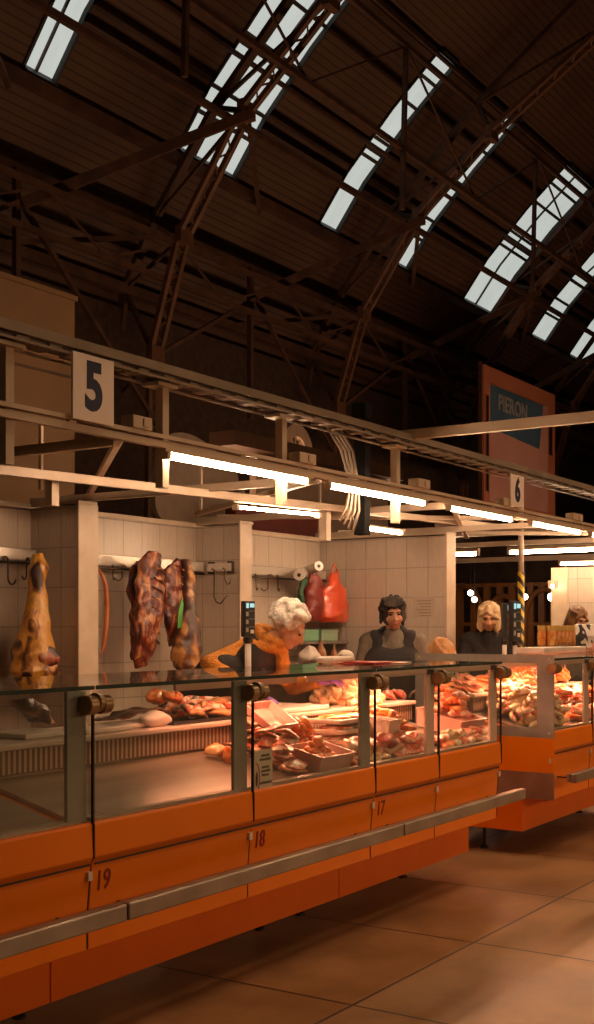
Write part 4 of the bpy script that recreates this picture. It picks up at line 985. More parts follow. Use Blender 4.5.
heap(P(440, 690, Y=3.6).x, P(490, 690, Y=3.6).x, 3.44, 3.70, lz, 'slab', [M_pink_meat, M_orange_meat], 'meat_slab', 'meat slab on the ledge at the end of case 17', 'slabs on the ledge of case 17', 3, .9, seed=33)
heap(P(376, 690, Y=3.6).x, P(400, 690, Y=3.6).x, 3.5, 3.70, lz, 'cut', M_red_meat, 'meat_cut', 'dark cut on the ledge at the start of case 17', 'dark cuts on the ledge of case 17', 1, .9, seed=34)
# --- far case
heap(7.42, 8.05, 2.98, 3.42, dz, 'strip', [M_pale, M_pale, M_pink_meat], 'chicken_strip', 'cream strip in the bright heap behind the grey end window', 'cream strips behind the end window', 6, 1.0, seed=35, mound=.25)
heap(7.42, 8.05, 3.45, 3.75, lz, 'slab', [M_pink_meat, M_orange_meat], 'meat_slab', 'orange slab on the far ledge behind the end window', 'slabs on the far ledge behind the end window', 3, 1.0, seed=36, mound=.3)
heap(8.15, 9.45, 2.98, 3.14, dz, 'cut', [M_pink_meat, M_orange_meat], 'meat_cut', 'pink and orange cut in the front row of the far case', 'front cuts in the far case', 2, 1.1, seed=37)
heap(8.15, 9.45, 3.16, 3.42, dz, 'slab', [M_orange_meat, M_pink_meat], 'meat_slab', 'orange slab in the back stack of the far case', 'stacked slabs in the far case', 4, 1.1, seed=38, mound=.2)
heap(8.15, 9.45, 3.46, 3.76, lz, 'cut', [M_orange_meat, M_orange_meat, M_pink_meat], 'meat_cut', 'orange cut heaped on the ledge of the far case', 'cuts on the ledge of the far case', 4, 1.2, seed=39, mound=.4)
# =================================================================== PEOPLE
def skin_mat(nm, c): return mat(nm, c, tuple(min(1, x * 1.15) for x in c), .5, scale=9, spec=.3)
M_skin = skin_mat('skin_warm', (.52, .27, .15))
M_skin2 = skin_mat('skin_olive', (.40, .21, .13))
M_eye = mat('eye_dark', (.03, .018, .012), (.05, .03, .02), .2)
M_lip = mat('lip', (.34, .09, .06), (.40, .12, .08), .4)
M_cloth_or = ramp_mat('orange_knit', [(0, (.42, .15, .02)), (.5, (.60, .23, .03)), (1, (.68, .30, .06))], .85, 22, 2, .7, 90, rnd=False)
M_cloth_bk = mat('black_cloth', (.012, .010, .010), (.022, .018, .017), .8, scale=12, bump=.3, bscale=60)
M_cloth_gy = mat('grey_knit', (.13, .105, .08), (.18, .145, .11), .9, scale=14, bump=.4, bscale=80)
M_cloth_br = mat('brown_jumper', (.36, .20, .10), (.44, .25, .13), .9, scale=14, bump=.4, bscale=80)
M_glove = mat('purple_glove', (.26, .09, .46), (.36, .16, .60), .35, scale=14, bump=.2)
M_trs = mat('dark_trousers', (.03, .028, .03), (.05, .045, .045), .85)
def V(*a): return Vector(a)
def frame(theta): return Matrix.Rotation(theta, 3, 'Z')
def torso_geo(g, T, J, f=0.0, top=True, w=1.0):
    p, c = J['pelvis'], J['chest']; m = p.lerp(c, .5)
    X = T @ V(1, 0, 0)
    for q, hw, r in ((p, .085 * w, .125), (m, .065 * w, .118), (c, .085 * w, .120)): g.cap(q - X * hw, q + X * hw, r + f, r + f, 14)
    for sgn in (-1, 1):
        g.cap(p + X * sgn * .07 * w, m + X * sgn * .06 * w, .122 + f, .116 + f, 14); g.cap(m + X * sgn * .06 * w, c + X * sgn * .085 * w, .116 + f, .120 + f, 14)
    if top:
        g.cap(J['sl'], J['sr'], .060 + f, .060 + f, 12)
        for k in ('sl', 'sr'): g.cap(c.lerp(J[k], .35), J[k].lerp(J['neck'], .15), .105 + f, .062 + f, 12)
        g.cap(c, J['neck'], .11 + f, .060 + f, 12)
    return g
def arm_geo(g, J, s, f=0.0, upto=1.0):
    a, e, w_ = J['s' + s], J['e' + s], J['w' + s]
    g.cap(a, e, .054 + f, .042 + f, 12); g.cap(e, e.lerp(w_, upto), .043 + f, .043 + (.028 - .043) * upto + f, 12)
def hand_geo(g, wrist, d, nrm, side=1, f=0.0, curl=.5, sc=1.0):
    """palm with four bent fingers of different lengths and a thumb from the side"""
    d = d.normalized(); nrm = (nrm - d * nrm.dot(d)).normalized(); sd = d.cross(nrm) * side
    M = Matrix((sd, d, nrm)).transposed()
    g.ell(wrist + d * .045 * sc, (.040 * sc + f, .050 * sc + f, .015 * sc + f), M, 14, 10)
    g.cap(wrist - d * .01, wrist + d * .03 * sc, .026 * sc + f, .028 * sc + f, 10)
    for k, (off, ln) in enumerate(((-.028, .058), (-.010, .070), (.009, .074), (.027, .066))):
        p = wrist + d * .078 * sc + sd * off * sc; dr = (d + sd * off * 3).normalized()
        for j, q in enumerate((.45, .32, .25)):
            a = curl * (j + .6) * .8
            dd = dr * cos(a) - nrm * sin(a); e_ = p + dd * ln * q * sc * 1.15
            g.cap(p, e_, (.0092 - .0009 * j) * sc + f, (.0086 - .001 * j) * sc + f, 8); p = e_
    p = wrist + d * .028 * sc + sd * .030 * sc
    for j, (q, r) in enumerate(((.035, .012), (.030, .0105), (.024, .0095))):
        dd = (sd * (1 - .35 * j) + d * (.7 + .4 * j) - nrm * .25 * (j + 1)).normalized(); e_ = p + dd * q * sc
        g.cap(p, e_, r * sc + f, (r - .001) * sc + f, 8); p = e_
    return g
def head_geo(g, c, H, f=0.0, s=1.0):
    """c: centre; H: 3x3 head frame, face towards local -Y"""
    def at(x, y, z): return c + H @ V(x, y, z) * s
    g.ell(at(0, .018, .030), (.074 * s, .094 * s, .086 * s), H)
    g.ell(at(0, -.022, -.028), (.060 * s, .070 * s, .078 * s), H)
    g.ell(at(0, -.048, -.082), (.032 * s, .032 * s, .024 * s), H, 12, 8)
    for k in (-1, 1):
        g.ell(at(.036 * k, -.058, -.028), (.026 * s, .024 * s, .026 * s), H, 12, 8)
        g.ell(at(.078 * k, .010, -.010), (.010 * s, .019 * s, .031 * s), H, 10, 8)
        g.cap(at(.012 * k, -.082, .027), at(.044 * k, -.070, .027), .0085 * s, .008 * s, 8)
        g.ell(at(.012 * k, -.093, -.028), (.009 * s, .010 * s, .007 * s), H, 8, 6)
    g.cap(at(0, -.084, .018), at(0, -.106, -.024), .0085 * s, .0125 * s, 10)
    g.ell(at(0, -.082, -.055), (.024 * s, .014 * s, .012 * s), H, 12, 8)
    return g
def face_parts(t, body, c, H, s, skin, brow):
    def at(x, y, z): return c + H @ V(x, y, z) * s
    for k in (-1, 1):
        e_ = G().ell(at(.030 * k, -.080, .008), (.0125 * s, .007 * s, .0062 * s), H, 10, 8).build('eye', M_eye, body, smooth=True)
        G().cap(at(.014 * k, -.0905, .027), at(.046 * k, -.079, .027), .0035 * s, .0025 * s, 6).build('eyebrow', brow, body, smooth=True)
    G().cap(at(-.020, -.0925, -.056), at(.020, -.0925, -.056), .0032 * s, .0032 * s, 8).build('mouth', M_lip, body, smooth=True)
def person(loc, theta, label, J, hc, H, skin, sleeves, gloves=None, hs=1.0, hands=None, brow=None):
    T = frame(theta)
    g = G(); head_geo(g, hc, H, 0, hs)
    nk = hc + H @ V(0, .025, -.07) * hs
    g.cap(J['neck'], nk, .056, .050, 12)
    torso_geo(g, T, J)
    for s_ in 'lr': arm_geo(g, J, s_)
    for s_, (d, nn, cu) in (hands or {}).items(): hand_geo(g, J['w' + s_], d, nn, 1 if s_ == 'l' else -1, 0, cu)
    X = T @ V(1, 0, 0); F = T @ V(0, -1, 0)
    for sgn in (-1, 1):
        hip = J['pelvis'] + X * .09 * sgn - V(0, 0, .04); gx = V(loc[0], loc[1], 0) + X * .11 * sgn
        kn = V((hip.x + gx.x) / 2, (hip.y + gx.y) / 2, .49) + F * .03; an = gx + V(0, 0, .09)
        g.cap(hip, kn, .085, .055, 12); g.cap(kn, an, .055, .036, 12); g.cap(an - V(0, 0, .045) - F * .03, an - V(0, 0, .055) + F * .14, .038, .032, 10)
    o = g.build('person', skin, None, rem=.008, sm=3)
    tag(o, label, 'person')
    face_parts(None, o, hc, H, hs, skin, brow or M_eye)
    # trousers and shoes
    g = G()
    for sgn in (-1, 1):
        hip = J['pelvis'] + X * .09 * sgn - V(0, 0, .04); gx = V(loc[0], loc[1], 0) + X * .11 * sgn
        kn = V((hip.x + gx.x) / 2, (hip.y + gx.y) / 2, .49) + F * .03; an = gx + V(0, 0, .11)
        g.cap(hip, kn, .10, .072, 12); g.cap(kn, an, .070, .056, 12)
    p = J['pelvis']; g.cap(p - X * .09, p + X * .09, .138, .138, 14)
    g.build('trousers', M_trs, o, rem=.012, sm=3)
    for sgn in (-1, 1):
        gx = V(loc[0], loc[1], 0) + X * .11 * sgn; G().cap(gx + V(0, 0, .047) - F * .04, gx + V(0, 0, .040) + F * .16, .046, .039, 12).build('shoe', M_black, o, smooth=True)
    # sleeves and jumper
    g = torso_geo(G(), T, J, .012)
    for s_ in 'lr': arm_geo(g, J, s_, .013, .86)
    g.build('jumper', sleeves, o, rem=.010, sm=2)
    return o, T
def HM(theta, pitch, roll=0): return (Matrix.Rotation(theta, 3, 'Z') @ Matrix.Rotation(pitch, 3, 'X') @ Matrix.Rotation(roll, 3, 'Y'))

# ---- the white-haired woman bending over the ledge
hc = P(289, 628, Y=3.74); th = 0.10
J = dict(pelvis=V(5.46, 4.33, .98), chest=V(5.50, 4.08, 1.22), neck=V(5.565, 3.895, 1.385), sr=P(246, 650, Y=4.00), sl=V(5.72, 3.92, 1.33))
J['er'] = P(210, 664, Y=4.08); J['wr'] = V(5.36, 3.80, 1.13); J['el'] = V(5.90, 3.90, 1.15); J['wl'] = P(322, 680, Y=3.66)
H = HM(.30, R(34))
w1, T = person((5.45, 4.35), th, 'white-haired woman in orange knitwear and black vest bending over the meat in purple gloves', J, hc, H, M_skin, M_cloth_or, hands={'l': (V(.75, -.65, -.10), V(0, .2, 1), .6), 'r': (V(.3, -.9, -.25), V(0, .2, 1), .4)}, brow=mat('grey_brow', (.45, .40, .35), (.5, .45, .4), .8))
for s_, d in (('l', V(.75, -.65, -.10)), ('r', V(.3, -.9, -.25))):
    hand_geo(G(), J['w' + s_], d, V(0, .2, 1), 1 if s_ == 'l' else -1, .0035, .6 if s_ == 'l' else .4).build('glove', M_glove, w1, rem=.004, sm=1)
g = torso_geo(G(), T, J, .028, top=False); g.cap(J['chest'], J['chest'].lerp(J['neck'], .45), .145, .11, 14)
for k in ('sl', 'sr'): g.cap(J['chest'].lerp(J[k], .3), J['chest'].lerp(J[k], .75), .12, .085, 12)
q = P(259, 658, Y=3.90); g.ell(q, (.125, .10, .135)); g.ell(q + V(0, .06, -.12), (.14, .12, .14))
g.build('vest', M_cloth_bk, w1, rem=.010, sm=3)
g = G(); nk = J['neck'] + V(.01, -.02, .01)
for k in range(12):
    a = 2 * pi * k / 12; a2 = 2 * pi * (k + 1) / 12
    f_ = lambda a: nk + V(.085 * cos(a), .080 * sin(a), .018 - .035 * (-sin(a) + 1) / 2)
    g.cap(f_(a), f_(a2), .034, .034, 10)
g.cap(nk + V(.02, -.09, -.02), nk + V(.03, -.10, -.20), .040, .032, 10); g.cap(nk + V(.06, -.07, -.02), nk + V(.075, -.09, -.16), .036, .030, 10)
g.cap(nk + V(-.08, .02, .0), J['sr'].lerp(J['neck'], .25) + V(0, 0, .03), .045, .04, 10)
for k in range(12):
    a = 2 * pi * k / 12; a2 = 2 * pi * (k + 1) / 12
    n2 = nk.lerp(hc, .40) + V(0, .02, .015); f2 = lambda a: n2 + V(.082 * cos(a), .080 * sin(a), .045 * sin(a))
    g.cap(f2(a), f2(a2), .028, .028, 10)
g.noise(.008, 14).build('scarf', M_cloth_or, w1, rem=.008, sm=2)
M_hairw = ramp_mat('white_curls', [(0, (.66, .58, .48)), (.5, (.84, .78, .69)), (1, (.92, .88, .80))], .7, 26, 3, .9, 60, rnd=False)
g = G(); rn = random.Random(5)
def hat(x, y, z): return hc + H @ V(x, y, z)
g.ell(hat(0, .030, .040), (.088, .098, .092), H)
for k in range(190):
    a = rn.uniform(0, 2 * pi); b_ = rn.uniform(-.45, 1.0); cb = math.sqrt(max(0, 1 - b_ * b_))
    x, y, z = cb * cos(a), cb * sin(a), b_
    if y < -.30 and z < .55: continue
    if y < .1 and z < -.05 and abs(x) < .9: continue
    g.ell(hat(x * .100, .026 + y * .108, .040 + z * .102), rn.uniform(.016, .028), None, 8, 6)
g.build('hair', M_hairw, w1, rem=.006, sm=1)

# ---- the dark-haired woman standing behind the case numbered 17
hc = P(393, 614, Y=4.15); th = R(-60)
T0 = frame(th); nk = hc + V(0, 0, -.155) + T0 @ V(0, .03, 0)
J = dict(neck=nk, chest=nk + V(0, 0, -.20) + T0 @ V(0, .02, 0), sl=nk + T0 @ V(.175, .02, -.045), sr=nk + T0 @ V(-.175, .02, -.045))
J['pelvis'] = V(nk.x, nk.y, .96) + T0 @ V(0, .05, 0)
J['el'] = J['sl'] + T0 @ V(.07, -.02, -.27); J['er'] = J['sr'] + T0 @ V(-.07, -.02, -.27); J['wl'] = J['el'] + T0 @ V(-.06, -.22, -.06); J['wr'] = J['er'] + T0 @ V(.06, -.22, -.06)
H = HM(R(-52), R(10), R(-3))
fw = T0 @ V(0, -1, -.3)
w2, T = person((nk.x, nk.y), th, 'dark-haired woman in a black vest over a grey top standing behind the case numbered 17', J, hc, H, M_skin2, M_cloth_gy, hands={'l': (fw, V(0, 0, 1), .5), 'r': (fw, V(0, 0, 1), .5)})
g = torso_geo(G(), T, J, .030, top=False, w=.95)
for k, sg in (('sl', 1), ('sr', -1)):
    g.cap(J['chest'] + T0 @ V(.07 * sg, 0, 0), J[k].lerp(nk, .30) + T0 @ V(0, -.005, .005), .125, .072, 12)
    g.cap(J[k].lerp(nk, .35), nk + T0 @ V(.055 * sg, .05, .03), .060, .045, 10)
g.build('vest', M_cloth_bk, w2, rem=.010, sm=3)
M_haird = ramp_mat('dark_hair', [(0, (.010, .007, .006)), (.6, (.03, .02, .015)), (1, (.05, .03, .02))], .75, 20, 3, .7, 60, (1, 1, .4), rnd=False)
def hairdo(body, hc, H, m, kind, seed, s=1.0):
    g = G(); rn = random.Random(seed)
    def hat(x, y, z): return hc + H @ V(x, y, z) * s
    g.ell(hat(0, .028, .038), (.088 * s, .100 * s, .090 * s), H)
    n_ = 46
    for k in range(n_):
        a = -.30 * pi + 1.6 * pi * k / (n_ - 1)       # ear to ear round the back
        x, y = cos(a), sin(a)
        lo = {'short': -.060, 'bob': -.098, 'tied': -.03}[kind] + rn.uniform(-.015, .015)
        if abs(x) > .80 and y < .2: lo = {'short': -.035, 'bob': -.095, 'tied': 0}[kind] + rn.uniform(-.01, .01)
        g.cap(hat(.074 * x, .026 + .085 * y, .07), hat((.086 + (.006 if kind == 'bob' else 0)) * x, .024 + .095 * y, lo), .018 * s, .013 * s, 7)
    for k in range(9):                                  # fringe swept to the side
        x = -.060 + .015 * k
        if kind == 'bob': g.cap(hat(-.015, -.035, .112), hat(x * 1.25, -.078 + .25 * abs(x), .075 - .9 * abs(x + .015)), .016 * s, .011 * s, 7)
        elif kind == 'short': g.cap(hat(.02, -.035, .112), hat(x * 1.2, -.080, .062 + .02 * abs(x) / .06), .018 * s, .012 * s, 7)
    if kind == 'short':
        for k in range(40):
            a = rn.uniform(-.2 * pi, 1.2 * pi); b_ = rn.uniform(-.2, 1)
            cb = math.sqrt(max(0, 1 - b_ * b_)); g.ell(hat(.088 * cb * cos(a), .026 + .098 * cb * sin(a), .036 + .09 * b_), .018, None, 8, 6)
    g.noise(.003, 40, seed)
    return g.build('hair', m, body, rem=.006, sm=1)
hairdo(w2, hc, H, M_haird, 'short', 2)

# ---- the blonde woman with the two scale displays in front of her
hc = P(489, 617, Y=4.15); th = R(-66)
T0 = frame(th); nk = hc + V(0, 0, -.15) + T0 @ V(0, .06, 0)
J = dict(neck=nk, chest=nk + V(0, 0, -.20) + T0 @ V(0, .07, 0), sl=nk + T0 @ V(.18, .03, -.05), sr=nk + T0 @ V(-.18, .03, -.05))
J['pelvis'] = V(nk.x, nk.y, .96) + T0 @ V(0, .16, 0)
J['el'] = J['sl'] + T0 @ V(.06, -.06, -.26); J['er'] = J['sr'] + T0 @ V(-.06, -.06, -.26); J['wl'] = J['el'] + T0 @ V(-.06, -.22, -.02); J['wr'] = J['er'] + T0 @ V(.06, -.22, -.02)
H = HM(R(-66), R(22)); fw = T0 @ V(0, -1, -.2)
w3, T = person((nk.x + .1, nk.y + .1), th, 'blonde woman in a black jacket behind the two scale displays of the far case', J, hc, H, M_skin, M_cloth_bk, hands={'l': (fw, V(0, 0, 1), .5), 'r': (fw, V(0, 0, 1), .5)})
M_hairb = ramp_mat('blonde_hair', [(0, (.36, .20, .08)), (.5, (.60, .42, .22)), (1, (.74, .58, .38))], .5, 20, 3, .7, 60, (1, 1, .3), rnd=False)
hairdo(w3, hc, H, M_hairb, 'bob', 4)

# ---- someone bent low behind the far case, only the crown of the head in view
hc = P(441, 657, Y=4.12); th = R(0)
T0 = frame(th); nk = hc + T0 @ V(0, .13, -.06)
J = dict(neck=nk, chest=nk + T0 @ V(0, .17, -.08), sl=nk + T0 @ V(.17, .05, -.06), sr=nk + T0 @ V(-.17, .05, -.06))
J['pelvis'] = J['chest'] + T0 @ V(0, .20, -.14)
J['el'] = J['sl'] + T0 @ V(.03, -.05, -.26); J['er'] = J['sr'] + T0 @ V(-.03, -.05, -.26); J['wl'] = J['el'] + T0 @ V(0, -.18, -.12); J['wr'] = J['er'] + T0 @ V(0, -.18, -.12)
H = HM(R(-10), R(48)); b_ = J['pelvis']
w4, T = person((b_.x, b_.y), th, 'person with reddish blond hair bent low behind the counter, mostly hidden', J, hc, H, M_skin, M_cloth_br, hands={'l': (V(0, -1, -.3), V(0, 0, 1), .5), 'r': (V(0, -1, -.3), V(0, 0, 1), .5)})
hairdo(w4, hc, H, ramp_mat('red_blond_hair', [(0, (.34, .14, .04)), (.5, (.50, .25, .09)), (1, (.62, .36, .16))], .5, 20, 3, .6, 60, (1, 1, .3), rnd=False), 'tied', 6, 1.08)

# ---- a brown-haired person beyond the far case
hc = P(578, 619, Y=4.15); th = R(-75)
T0 = frame(th); nk = hc + V(0, 0, -.155) + T0 @ V(0, .03, 0)
J = dict(neck=nk, chest=nk + V(0, 0, -.20) + T0 @ V(0, .02, 0), sl=nk + T0 @ V(.18, .02, -.045), sr=nk + T0 @ V(-.18, .02, -.045))
J['pelvis'] = V(nk.x, nk.y, .96); J['el'] = J['sl'] + T0 @ V(.05, 0, -.27); J['er'] = J['sr'] + T0 @ V(-.05, 0, -.27); J['wl'] = J['el'] + T0 @ V(-.04, -.20, -.10); J['wr'] = J['er'] + T0 @ V(.04, -.20, -.10)
H = HM(R(-30), R(25)); fw = T0 @ V(0, -1, -.3)
w5, T = person((nk.x, nk.y), th, 'brown-haired person in a grey top beyond the cow-patterned bag', J, hc, H, M_skin2, M_cloth_gy, hands={'l': (fw, V(0, 0, 1), .5), 'r': (fw, V(0, 0, 1), .5)})
hairdo(w5, hc, H, ramp_mat('brown_hair', [(0, (.06, .025, .012)), (.5, (.20, .09, .035)), (1, (.42, .22, .09))], .5, 20, 3, .6, 60, (1, 1, .3), rnd=False), 'bob', 8)

# =================================================================== THINGS ON AND BEHIND THE COUNTER
M_scr = emis('display_glow', (.45, .75, .72), .9)
M_btn = mat('button_grey', (.30, .28, .26), (.38, .36, .33), .5)
def scale_display(x, y, zt, zb, w_, label, rz=0, zbase=1.055):
    t = thing('scale_display', (x, y, zbase), label, 'scale display')
    def bx(nm, x0, x1, y0, y1, z0, z1, m, bev=0):
        g = G().box(x0, x1, y0, y1, z0, z1); M = Matrix.Rotation(rz, 3, 'Z')
        g.v = [M @ v + V(x, y, 0) for v in g.v]; return g.build(nm, m, t, bevel=bev)
    bx('display_box', -w_ / 2, w_ / 2, -.02, .02, zb, zt, M_black, .006); h = zt - zb
    bx('screen', -w_ * .32, -w_ * .12, -.024, -.0205, zt - h * .20, zt - h * .06, M_scr); bx('screen', w_ * .0, w_ * .38, -.024, -.0205, zt - h * .18, zt - h * .07, M_scr)
    for k in range(3):
        z = zt - h * (.36 + .22 * k)
        bx('button_panel', -w_ * .34, -w_ * .14, -.023, -.0205, z - h * .06, z + h * .06, M_btn)
        bx('display_line', -w_ * .05, w_ * .42, -.0225, -.0205, z + h * .075, z + h * .085, M_btn)
    bx('figures', w_ * .05, w_ * .35, -.023, -.0205, zb + h * .10, zb + h * .20, M_plastic_w)
    G().tube([(x, y + .0, zbase), (x, y, zb)], .017, 12).build('pole', M_plastic_w, t, smooth=True)
    G().lathe((x, y, zbase), [(.05, 0), (.05, .008), (.022, .016), (.022, .03)], 16).build('foot', M_plastic_w, t, auto=True)
    G().lathe((x, y, zb - .035), [(.02, 0), (.026, .012), (.026, .034)], 12).build('collar', M_black, t, auto=True)
a = P(248, 601, Y=3.70); c = P(248, 637, Y=3.70)
scale_display(a.x, 3.70, a.z, c.z, .068, 'black scale display on a white pole in front of the white-haired woman', R(-25))
a = P(515, 601, Y=3.70); c = P(515, 641, Y=3.70)
scale_display(a.x, 3.70, a.z, c.z, .095, 'black scale display with glowing screens on the far case, facing the aisle', R(-22))
a = P(502, 603, Y=3.66); c = P(502, 640, Y=3.66)
scale_display(a.x, 3.64, a.z, c.z, .060, 'black scale display turned nearly edge-on before the blonde woman', R(35))

# bags and rolls hanging on the hook rail
def bag(px0, px1, py0, py1, Y, m, label, seed, dep=.08, name='shopping_bag', handles=True):
    a = P(px0, py0, Y=Y); c = P(px1, py1, Y=Y); t = thing(name, ((a.x + c.x) / 2, Y, c.z), label, 'bag')
    cx = (a.x + c.x) / 2; hw = (c.x - a.x) / 2; H_ = a.z - c.z
    rings([(cx, Y, a.z), (cx + .01, Y, a.z - H_ * .12), (cx, Y, a.z - H_ * .35), (cx, Y, a.z - H_ * .65), (cx, Y, c.z + H_ * .1), (cx, Y, c.z)],
          [(hw * .35, dep * .25), (hw * .5, dep * .5), (hw * .72, dep * .8), (hw * .92, dep), (hw, dep), (hw * .85, dep * .7)], n=20, seed=seed, amp=.022, freq=11).build('bag_body', m, t, smooth=True, sub=1)
    if handles:
        for s_ in (-1, 1): G().tube([(cx + s_ * hw * .25, Y - .01, a.z - .02), (cx + s_ * hw * .12, Y, a.z + .05), (cx, Y, a.z + .075)], .006, 6).build('handle', m, t, smooth=True)
    return t
M_bagr = mat('red_plastic_bag', (.60, .055, .015), (.72, .10, .03), .28, scale=9, bump=.5, bscale=22, coat=.4)
M_bagd = mat('red_bag_shaded', (.16, .018, .012), (.22, .03, .02), .4, scale=9, bump=.5, bscale=18)  # shaded side of the red bag, its shade put into a darker red
M_bagg = mat('green_bag', (.012, .06, .02), (.02, .09, .03), .5, scale=8, bump=.4)
bag(321, 347, 572, 622, 5.36, M_bagr, 'glossy red plastic bag hanging at the tiled corner', 1)
bag(303, 325, 574, 622, 5.42, M_bagd, 'darker red bag for the shaded side of the glossy red one', 2)
bag(298, 310, 578, 612, 5.46, M_bagg, 'dark green bag hanging beside the paper roll', 3, .04)
def roll(p, q, r, label):
    p = Vector(p); q = Vector(q); t = thing('paper_roll', tuple(p), label, 'paper roll')
    G().cap(p, q, r * .2, r * .2, 10).build('core', M_black, t); d = (q - p).normalized()
    G().tube([p + d * .002, q], r, 20).build('paper', M_plastic_w, t, auto=True)
    G().tube([p - d * .004, p + d * .004], r * .35, 14).build('core_hole', M_black, t)
roll(P(299, 575, Y=5.30), P(300, 572, Y=5.50) + V(.05, 0, 0), .045, 'white paper roll with a dark core hanging over the green bag')
roll(P(319, 566, Y=5.28), P(306, 572, Y=5.5), .040, 'long white paper roll above the red bags')
# shelf with green boxes and smaller goods under the bags
s0 = P(292, 642, Y=5.4); s1 = P(345, 642, Y=5.4)
t = thing('wall_shelf', ((s0.x + s1.x) / 2, 5.55, s0.z), 'thin grey shelf on the tiled wall under the red bags', 'shelf')
G().box(s0.x, min(s1.x, 8.98), 5.36, 5.668, s0.z - .02, s0.z).build('board', M_steel_d, t)
for x in (s0.x + .1, s1.x - .15): G().box(x, x + .02, 5.42, 5.668, s0.z - .07, s0.z - .021).build('bracket', M_steel_d, t)
M_green = mat('mint_carton', (.16, .36, .20), (.22, .44, .26), .5)
for a_, c_, m, lb in ((303, 319, M_green, 'mint green carton on the shelf, the one next to the woman\'s hair'), (322, 338, mat('pale_green_carton', (.30, .46, .30), (.36, .52, .36), .5), 'paler green carton on the shelf under the glossy red bag')):
    a = P(a_, 630, Y=5.42); c = P(c_, 641, Y=5.42); t = thing('carton', ((a.x + c.x) / 2, 5.5, s0.z + .002), lb, 'carton')
    G().box(a.x, c.x, 5.42, 5.58, s0.z + .002, a.z).build('box_body', m, t, bevel=.006); G().box(a.x - .002, c.x + .002, 5.418, 5.582, a.z - .02, a.z + .003).build('lid', m, t, bevel=.003)
# white sack and two bottles beyond the ledge stand on a back table
tx0, tx1 = P(290, 670, Y=5.2).x, min(P(360, 670, Y=5.2).x, 8.95)
zt_ = P(310, 667, Y=5.1).z
t = thing('back_table', ((tx0 + tx1) / 2, 5.3, 0), 'steel work table against the tiled wall behind the white-haired woman', 'table')
G().box(tx0, tx1, 4.95, 5.65, zt_ - .04, zt_).build('table_top', M_steel_d, t, bevel=.004)
for x in (tx0 + .05, tx1 - .05):
    for y in (5.0, 5.6): G().box(x - .02, x + .02, y - .02, y + .02, 0, zt_ - .041).build('leg', M_steel_d, t)
c = P(309, 655, Y=5.1)
o = G().ell((c.x, 5.1, zt_ + .085), (.13, .08, .075)).noise(.035, 11, 4).noise(.012, 35, 4).build('white_sack', M_plastic_w, smooth=True, sub=1); tag(o, 'crumpled white sack on the back table behind the woman\'s scarf', 'sack')
def bottle(px, pt, lb, r=.03):
    p = P(px, pt, Y=5.05); h = p.z - zt_; t = thing('bottle', (p.x, 5.05, zt_), lb, 'bottle')
    G().lathe((p.x, 5.05, zt_ + .001), [(r, 0), (r, h * .45), (r * .8, h * .62), (r * .35, h * .8), (r * .35, h * .93)], 14).build('body', mat('amber_glass', (.26, .10, .03), (.36, .15, .05), .2, coat=.5), t, auto=True)
    G().lathe((p.x, 5.05, zt_ + h * .93), [(r * .42, 0), (r * .42, h * .07)], 12).build('cap', M_brass, t, auto=True)
bottle(321, 640, 'tall amber bottle on the back table beside the white sack', .045)
bottle(334, 645, 'shorter amber bottle on the back table nearer the corner', .03)
# pink and white packet on the glass top
a = P(324, 655, Y=3.50); c = P(346, 668, Y=3.50)
t = thing('packet', ((a.x + c.x) / 2, 3.5, 1.298), 'crumpled white and pink packet lying on the glass top before the bottles', 'packet')
G().box(a.x, c.x, 3.44, 3.56, 1.299, a.z - .01).noise(.006, 20).build('packet_body', M_plastic_w, t, bevel=.012)
G().box(a.x + .01, c.x - .03, 3.433, 3.4375, 1.312, a.z - .03).build('pink_band', M_trayp, t)
G().ell((c.x - .01, 3.5, 1.335), (.035, .05, .03)).noise(.012, 22, 3).build('crumpled_end', M_plastic_w, t, smooth=True)
# red folder and white sheet on the glass top of case 17
a = P(358, 657, Y=3.35); c = P(383, 657, Y=3.35)
tag(G().box(a.x, c.x, 3.25, 3.55, 1.298, 1.306).build('red_folder', mat('folder_red', (.30, .02, .012), (.36, .03, .018), .35), bevel=.002), 'dark red folder lying on the glass top in front of the dark-haired woman', 'folder')
a = P(380, 657, Y=3.3); c = P(396, 657, Y=3.3)
tag(G().plate([(a.x + .02, 3.16, 1.299), (c.x, 3.20, 1.299), (c.x + .02, 3.42, 1.299), (a.x + .05, 3.40, 1.299)], (0, 0, -1), .003).build('paper_sheet', M_paper), 'white sheet of paper beside the red folder on the glass top', 'paper')
# paper sheet taped on the tiled partition
a = P(413, 597, X=8.99); c = P(434, 617, X=8.99)
t = thing('wall_sheet', (8.995, (a.y + c.y) / 2, c.z), 'printed sheet taped on the tiles of the third partition', 'paper')
G().box(8.994, 8.998, c.y, a.y, c.z, a.z).build('sheet', mat('tile_coloured_paper', (.46, .36, .29), (.50, .40, .33), .8), t)
for k in range(6): G().box(8.992, 8.9935, c.y + .03, a.y - .03 - .02 * (k % 3), a.z - .03 - k * .025 - .006, a.z - .03 - k * .025).build('print_line', mat('faint_print', (.22, .16, .12), (.26, .2, .15), .8), t)
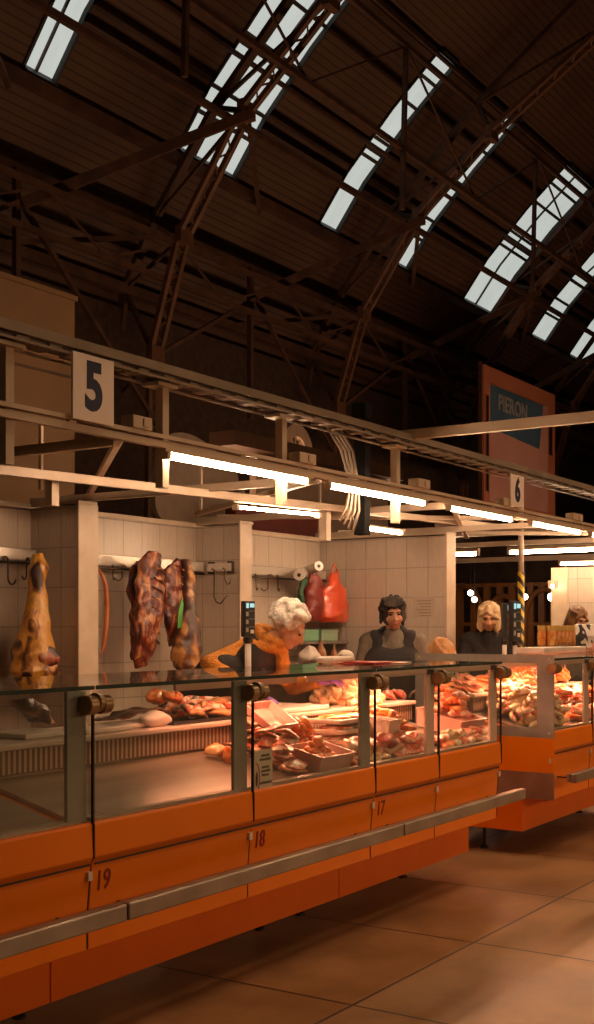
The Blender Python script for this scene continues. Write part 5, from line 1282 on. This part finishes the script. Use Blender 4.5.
# jars in a crate and the cow-patterned bag on the far case
x0, x1 = P(526, 647, Y=3.52).x, P(570, 647, Y=3.52).x
tag(G().box(x0, x1, 3.38, 3.60, 1.298, 1.345).build('white_tray', M_plastic_w, bevel=.008), 'long low white tray on the glass top of the far case', 'tray')
a = P(545, 625, Y=3.5); c = P(568, 643, Y=3.5)
t = thing('jar_crate', ((a.x + c.x) / 2, 3.49, 1.347), 'clear crate packed with orange jars on the white tray', 'crate')
G().box(a.x, c.x, 3.42, 3.58, 1.347, 1.352).box(a.x, c.x, 3.42, 3.424, 1.352, 1.38).box(a.x, c.x, 3.576, 3.58, 1.352, 1.38).build('crate_body', M_glass, t)
nj = 6; w_ = (c.x - a.x) / nj
M_jar = ramp_mat('jar_orange', [(0, (.55, .14, .02)), (.6, (.70, .28, .05)), (1, (.78, .5, .2))], .3, 30, 2, .2, 40, coat=.5)
M_lid = mat('jar_lid', (.62, .38, .10), (.70, .46, .16), .35, .3)
for i in range(nj):
    for j in range(2):
        x = a.x + w_ * (i + .5); y = 3.46 + .08 * j; t = thing('jar', (x, y, 1.353), 'small orange jar with a golden lid packed in the clear crate', 'jar', 'jars in the clear crate')
        h = a.z - 1.353; G().lathe((x, y, 1.353), [(w_ * .40, 0), (w_ * .46, .01), (w_ * .46, h * .62), (w_ * .38, h * .72)], 12).build('glass_body', M_jar, t, auto=True)
        G().lathe((x, y, 1.353 + h * .72), [(w_ * .44, 0), (w_ * .44, h * .26)], 12).build('lid', M_lid, t, auto=True)
cw = bpy.data.materials.new('cow_patches'); cw.use_nodes = True
n = cw.node_tree.nodes; L = cw.node_tree.links; b = n['Principled BSDF']; tcx = n.new('ShaderNodeTexCoord'); nt = n.new('ShaderNodeTexNoise'); nt.inputs['Scale'].default_value = 9; nt.inputs['Detail'].default_value = 1
rp = n.new('ShaderNodeValToRGB'); rp.color_ramp.interpolation = 'CONSTANT'; rp.color_ramp.elements[0].color = (.68, .60, .54, 1); rp.color_ramp.elements[1].position = .54; rp.color_ramp.elements[1].color = (.015, .012, .012, 1)
L.new(tcx.outputs['Object'], nt.inputs['Vector']); L.new(nt.outputs['Fac'], rp.inputs['Fac']); L.new(rp.outputs['Color'], b.inputs['Base Color']); b.inputs['Roughness'].default_value = .5
a = P(571, 624, Y=3.5); c = P(600, 650, Y=3.5)
t = thing('cow_patterned_bag', ((a.x + c.x) / 2, 3.5, 1.298), 'white bag with black cow patches standing on the far case', 'bag')
xs = (a.x + c.x) / 2; hw = (c.x - a.x) / 2
rings([(xs, 3.49, 1.299), (xs, 3.49, 1.33), (xs, 3.49, 1.42), (xs + .01, 3.49, a.z)], [(hw * .9, .07), (hw, .09), (hw * .98, .08), (hw * .85, .03)], n=24, seed=4, amp=.012, freq=10).build('bag_body', cw, t, smooth=True, sub=1)
G().box(xs - hw * .45, xs + hw * .5, 3.385, 3.392, 1.31, 1.37).build('pink_label', M_trayp, t)
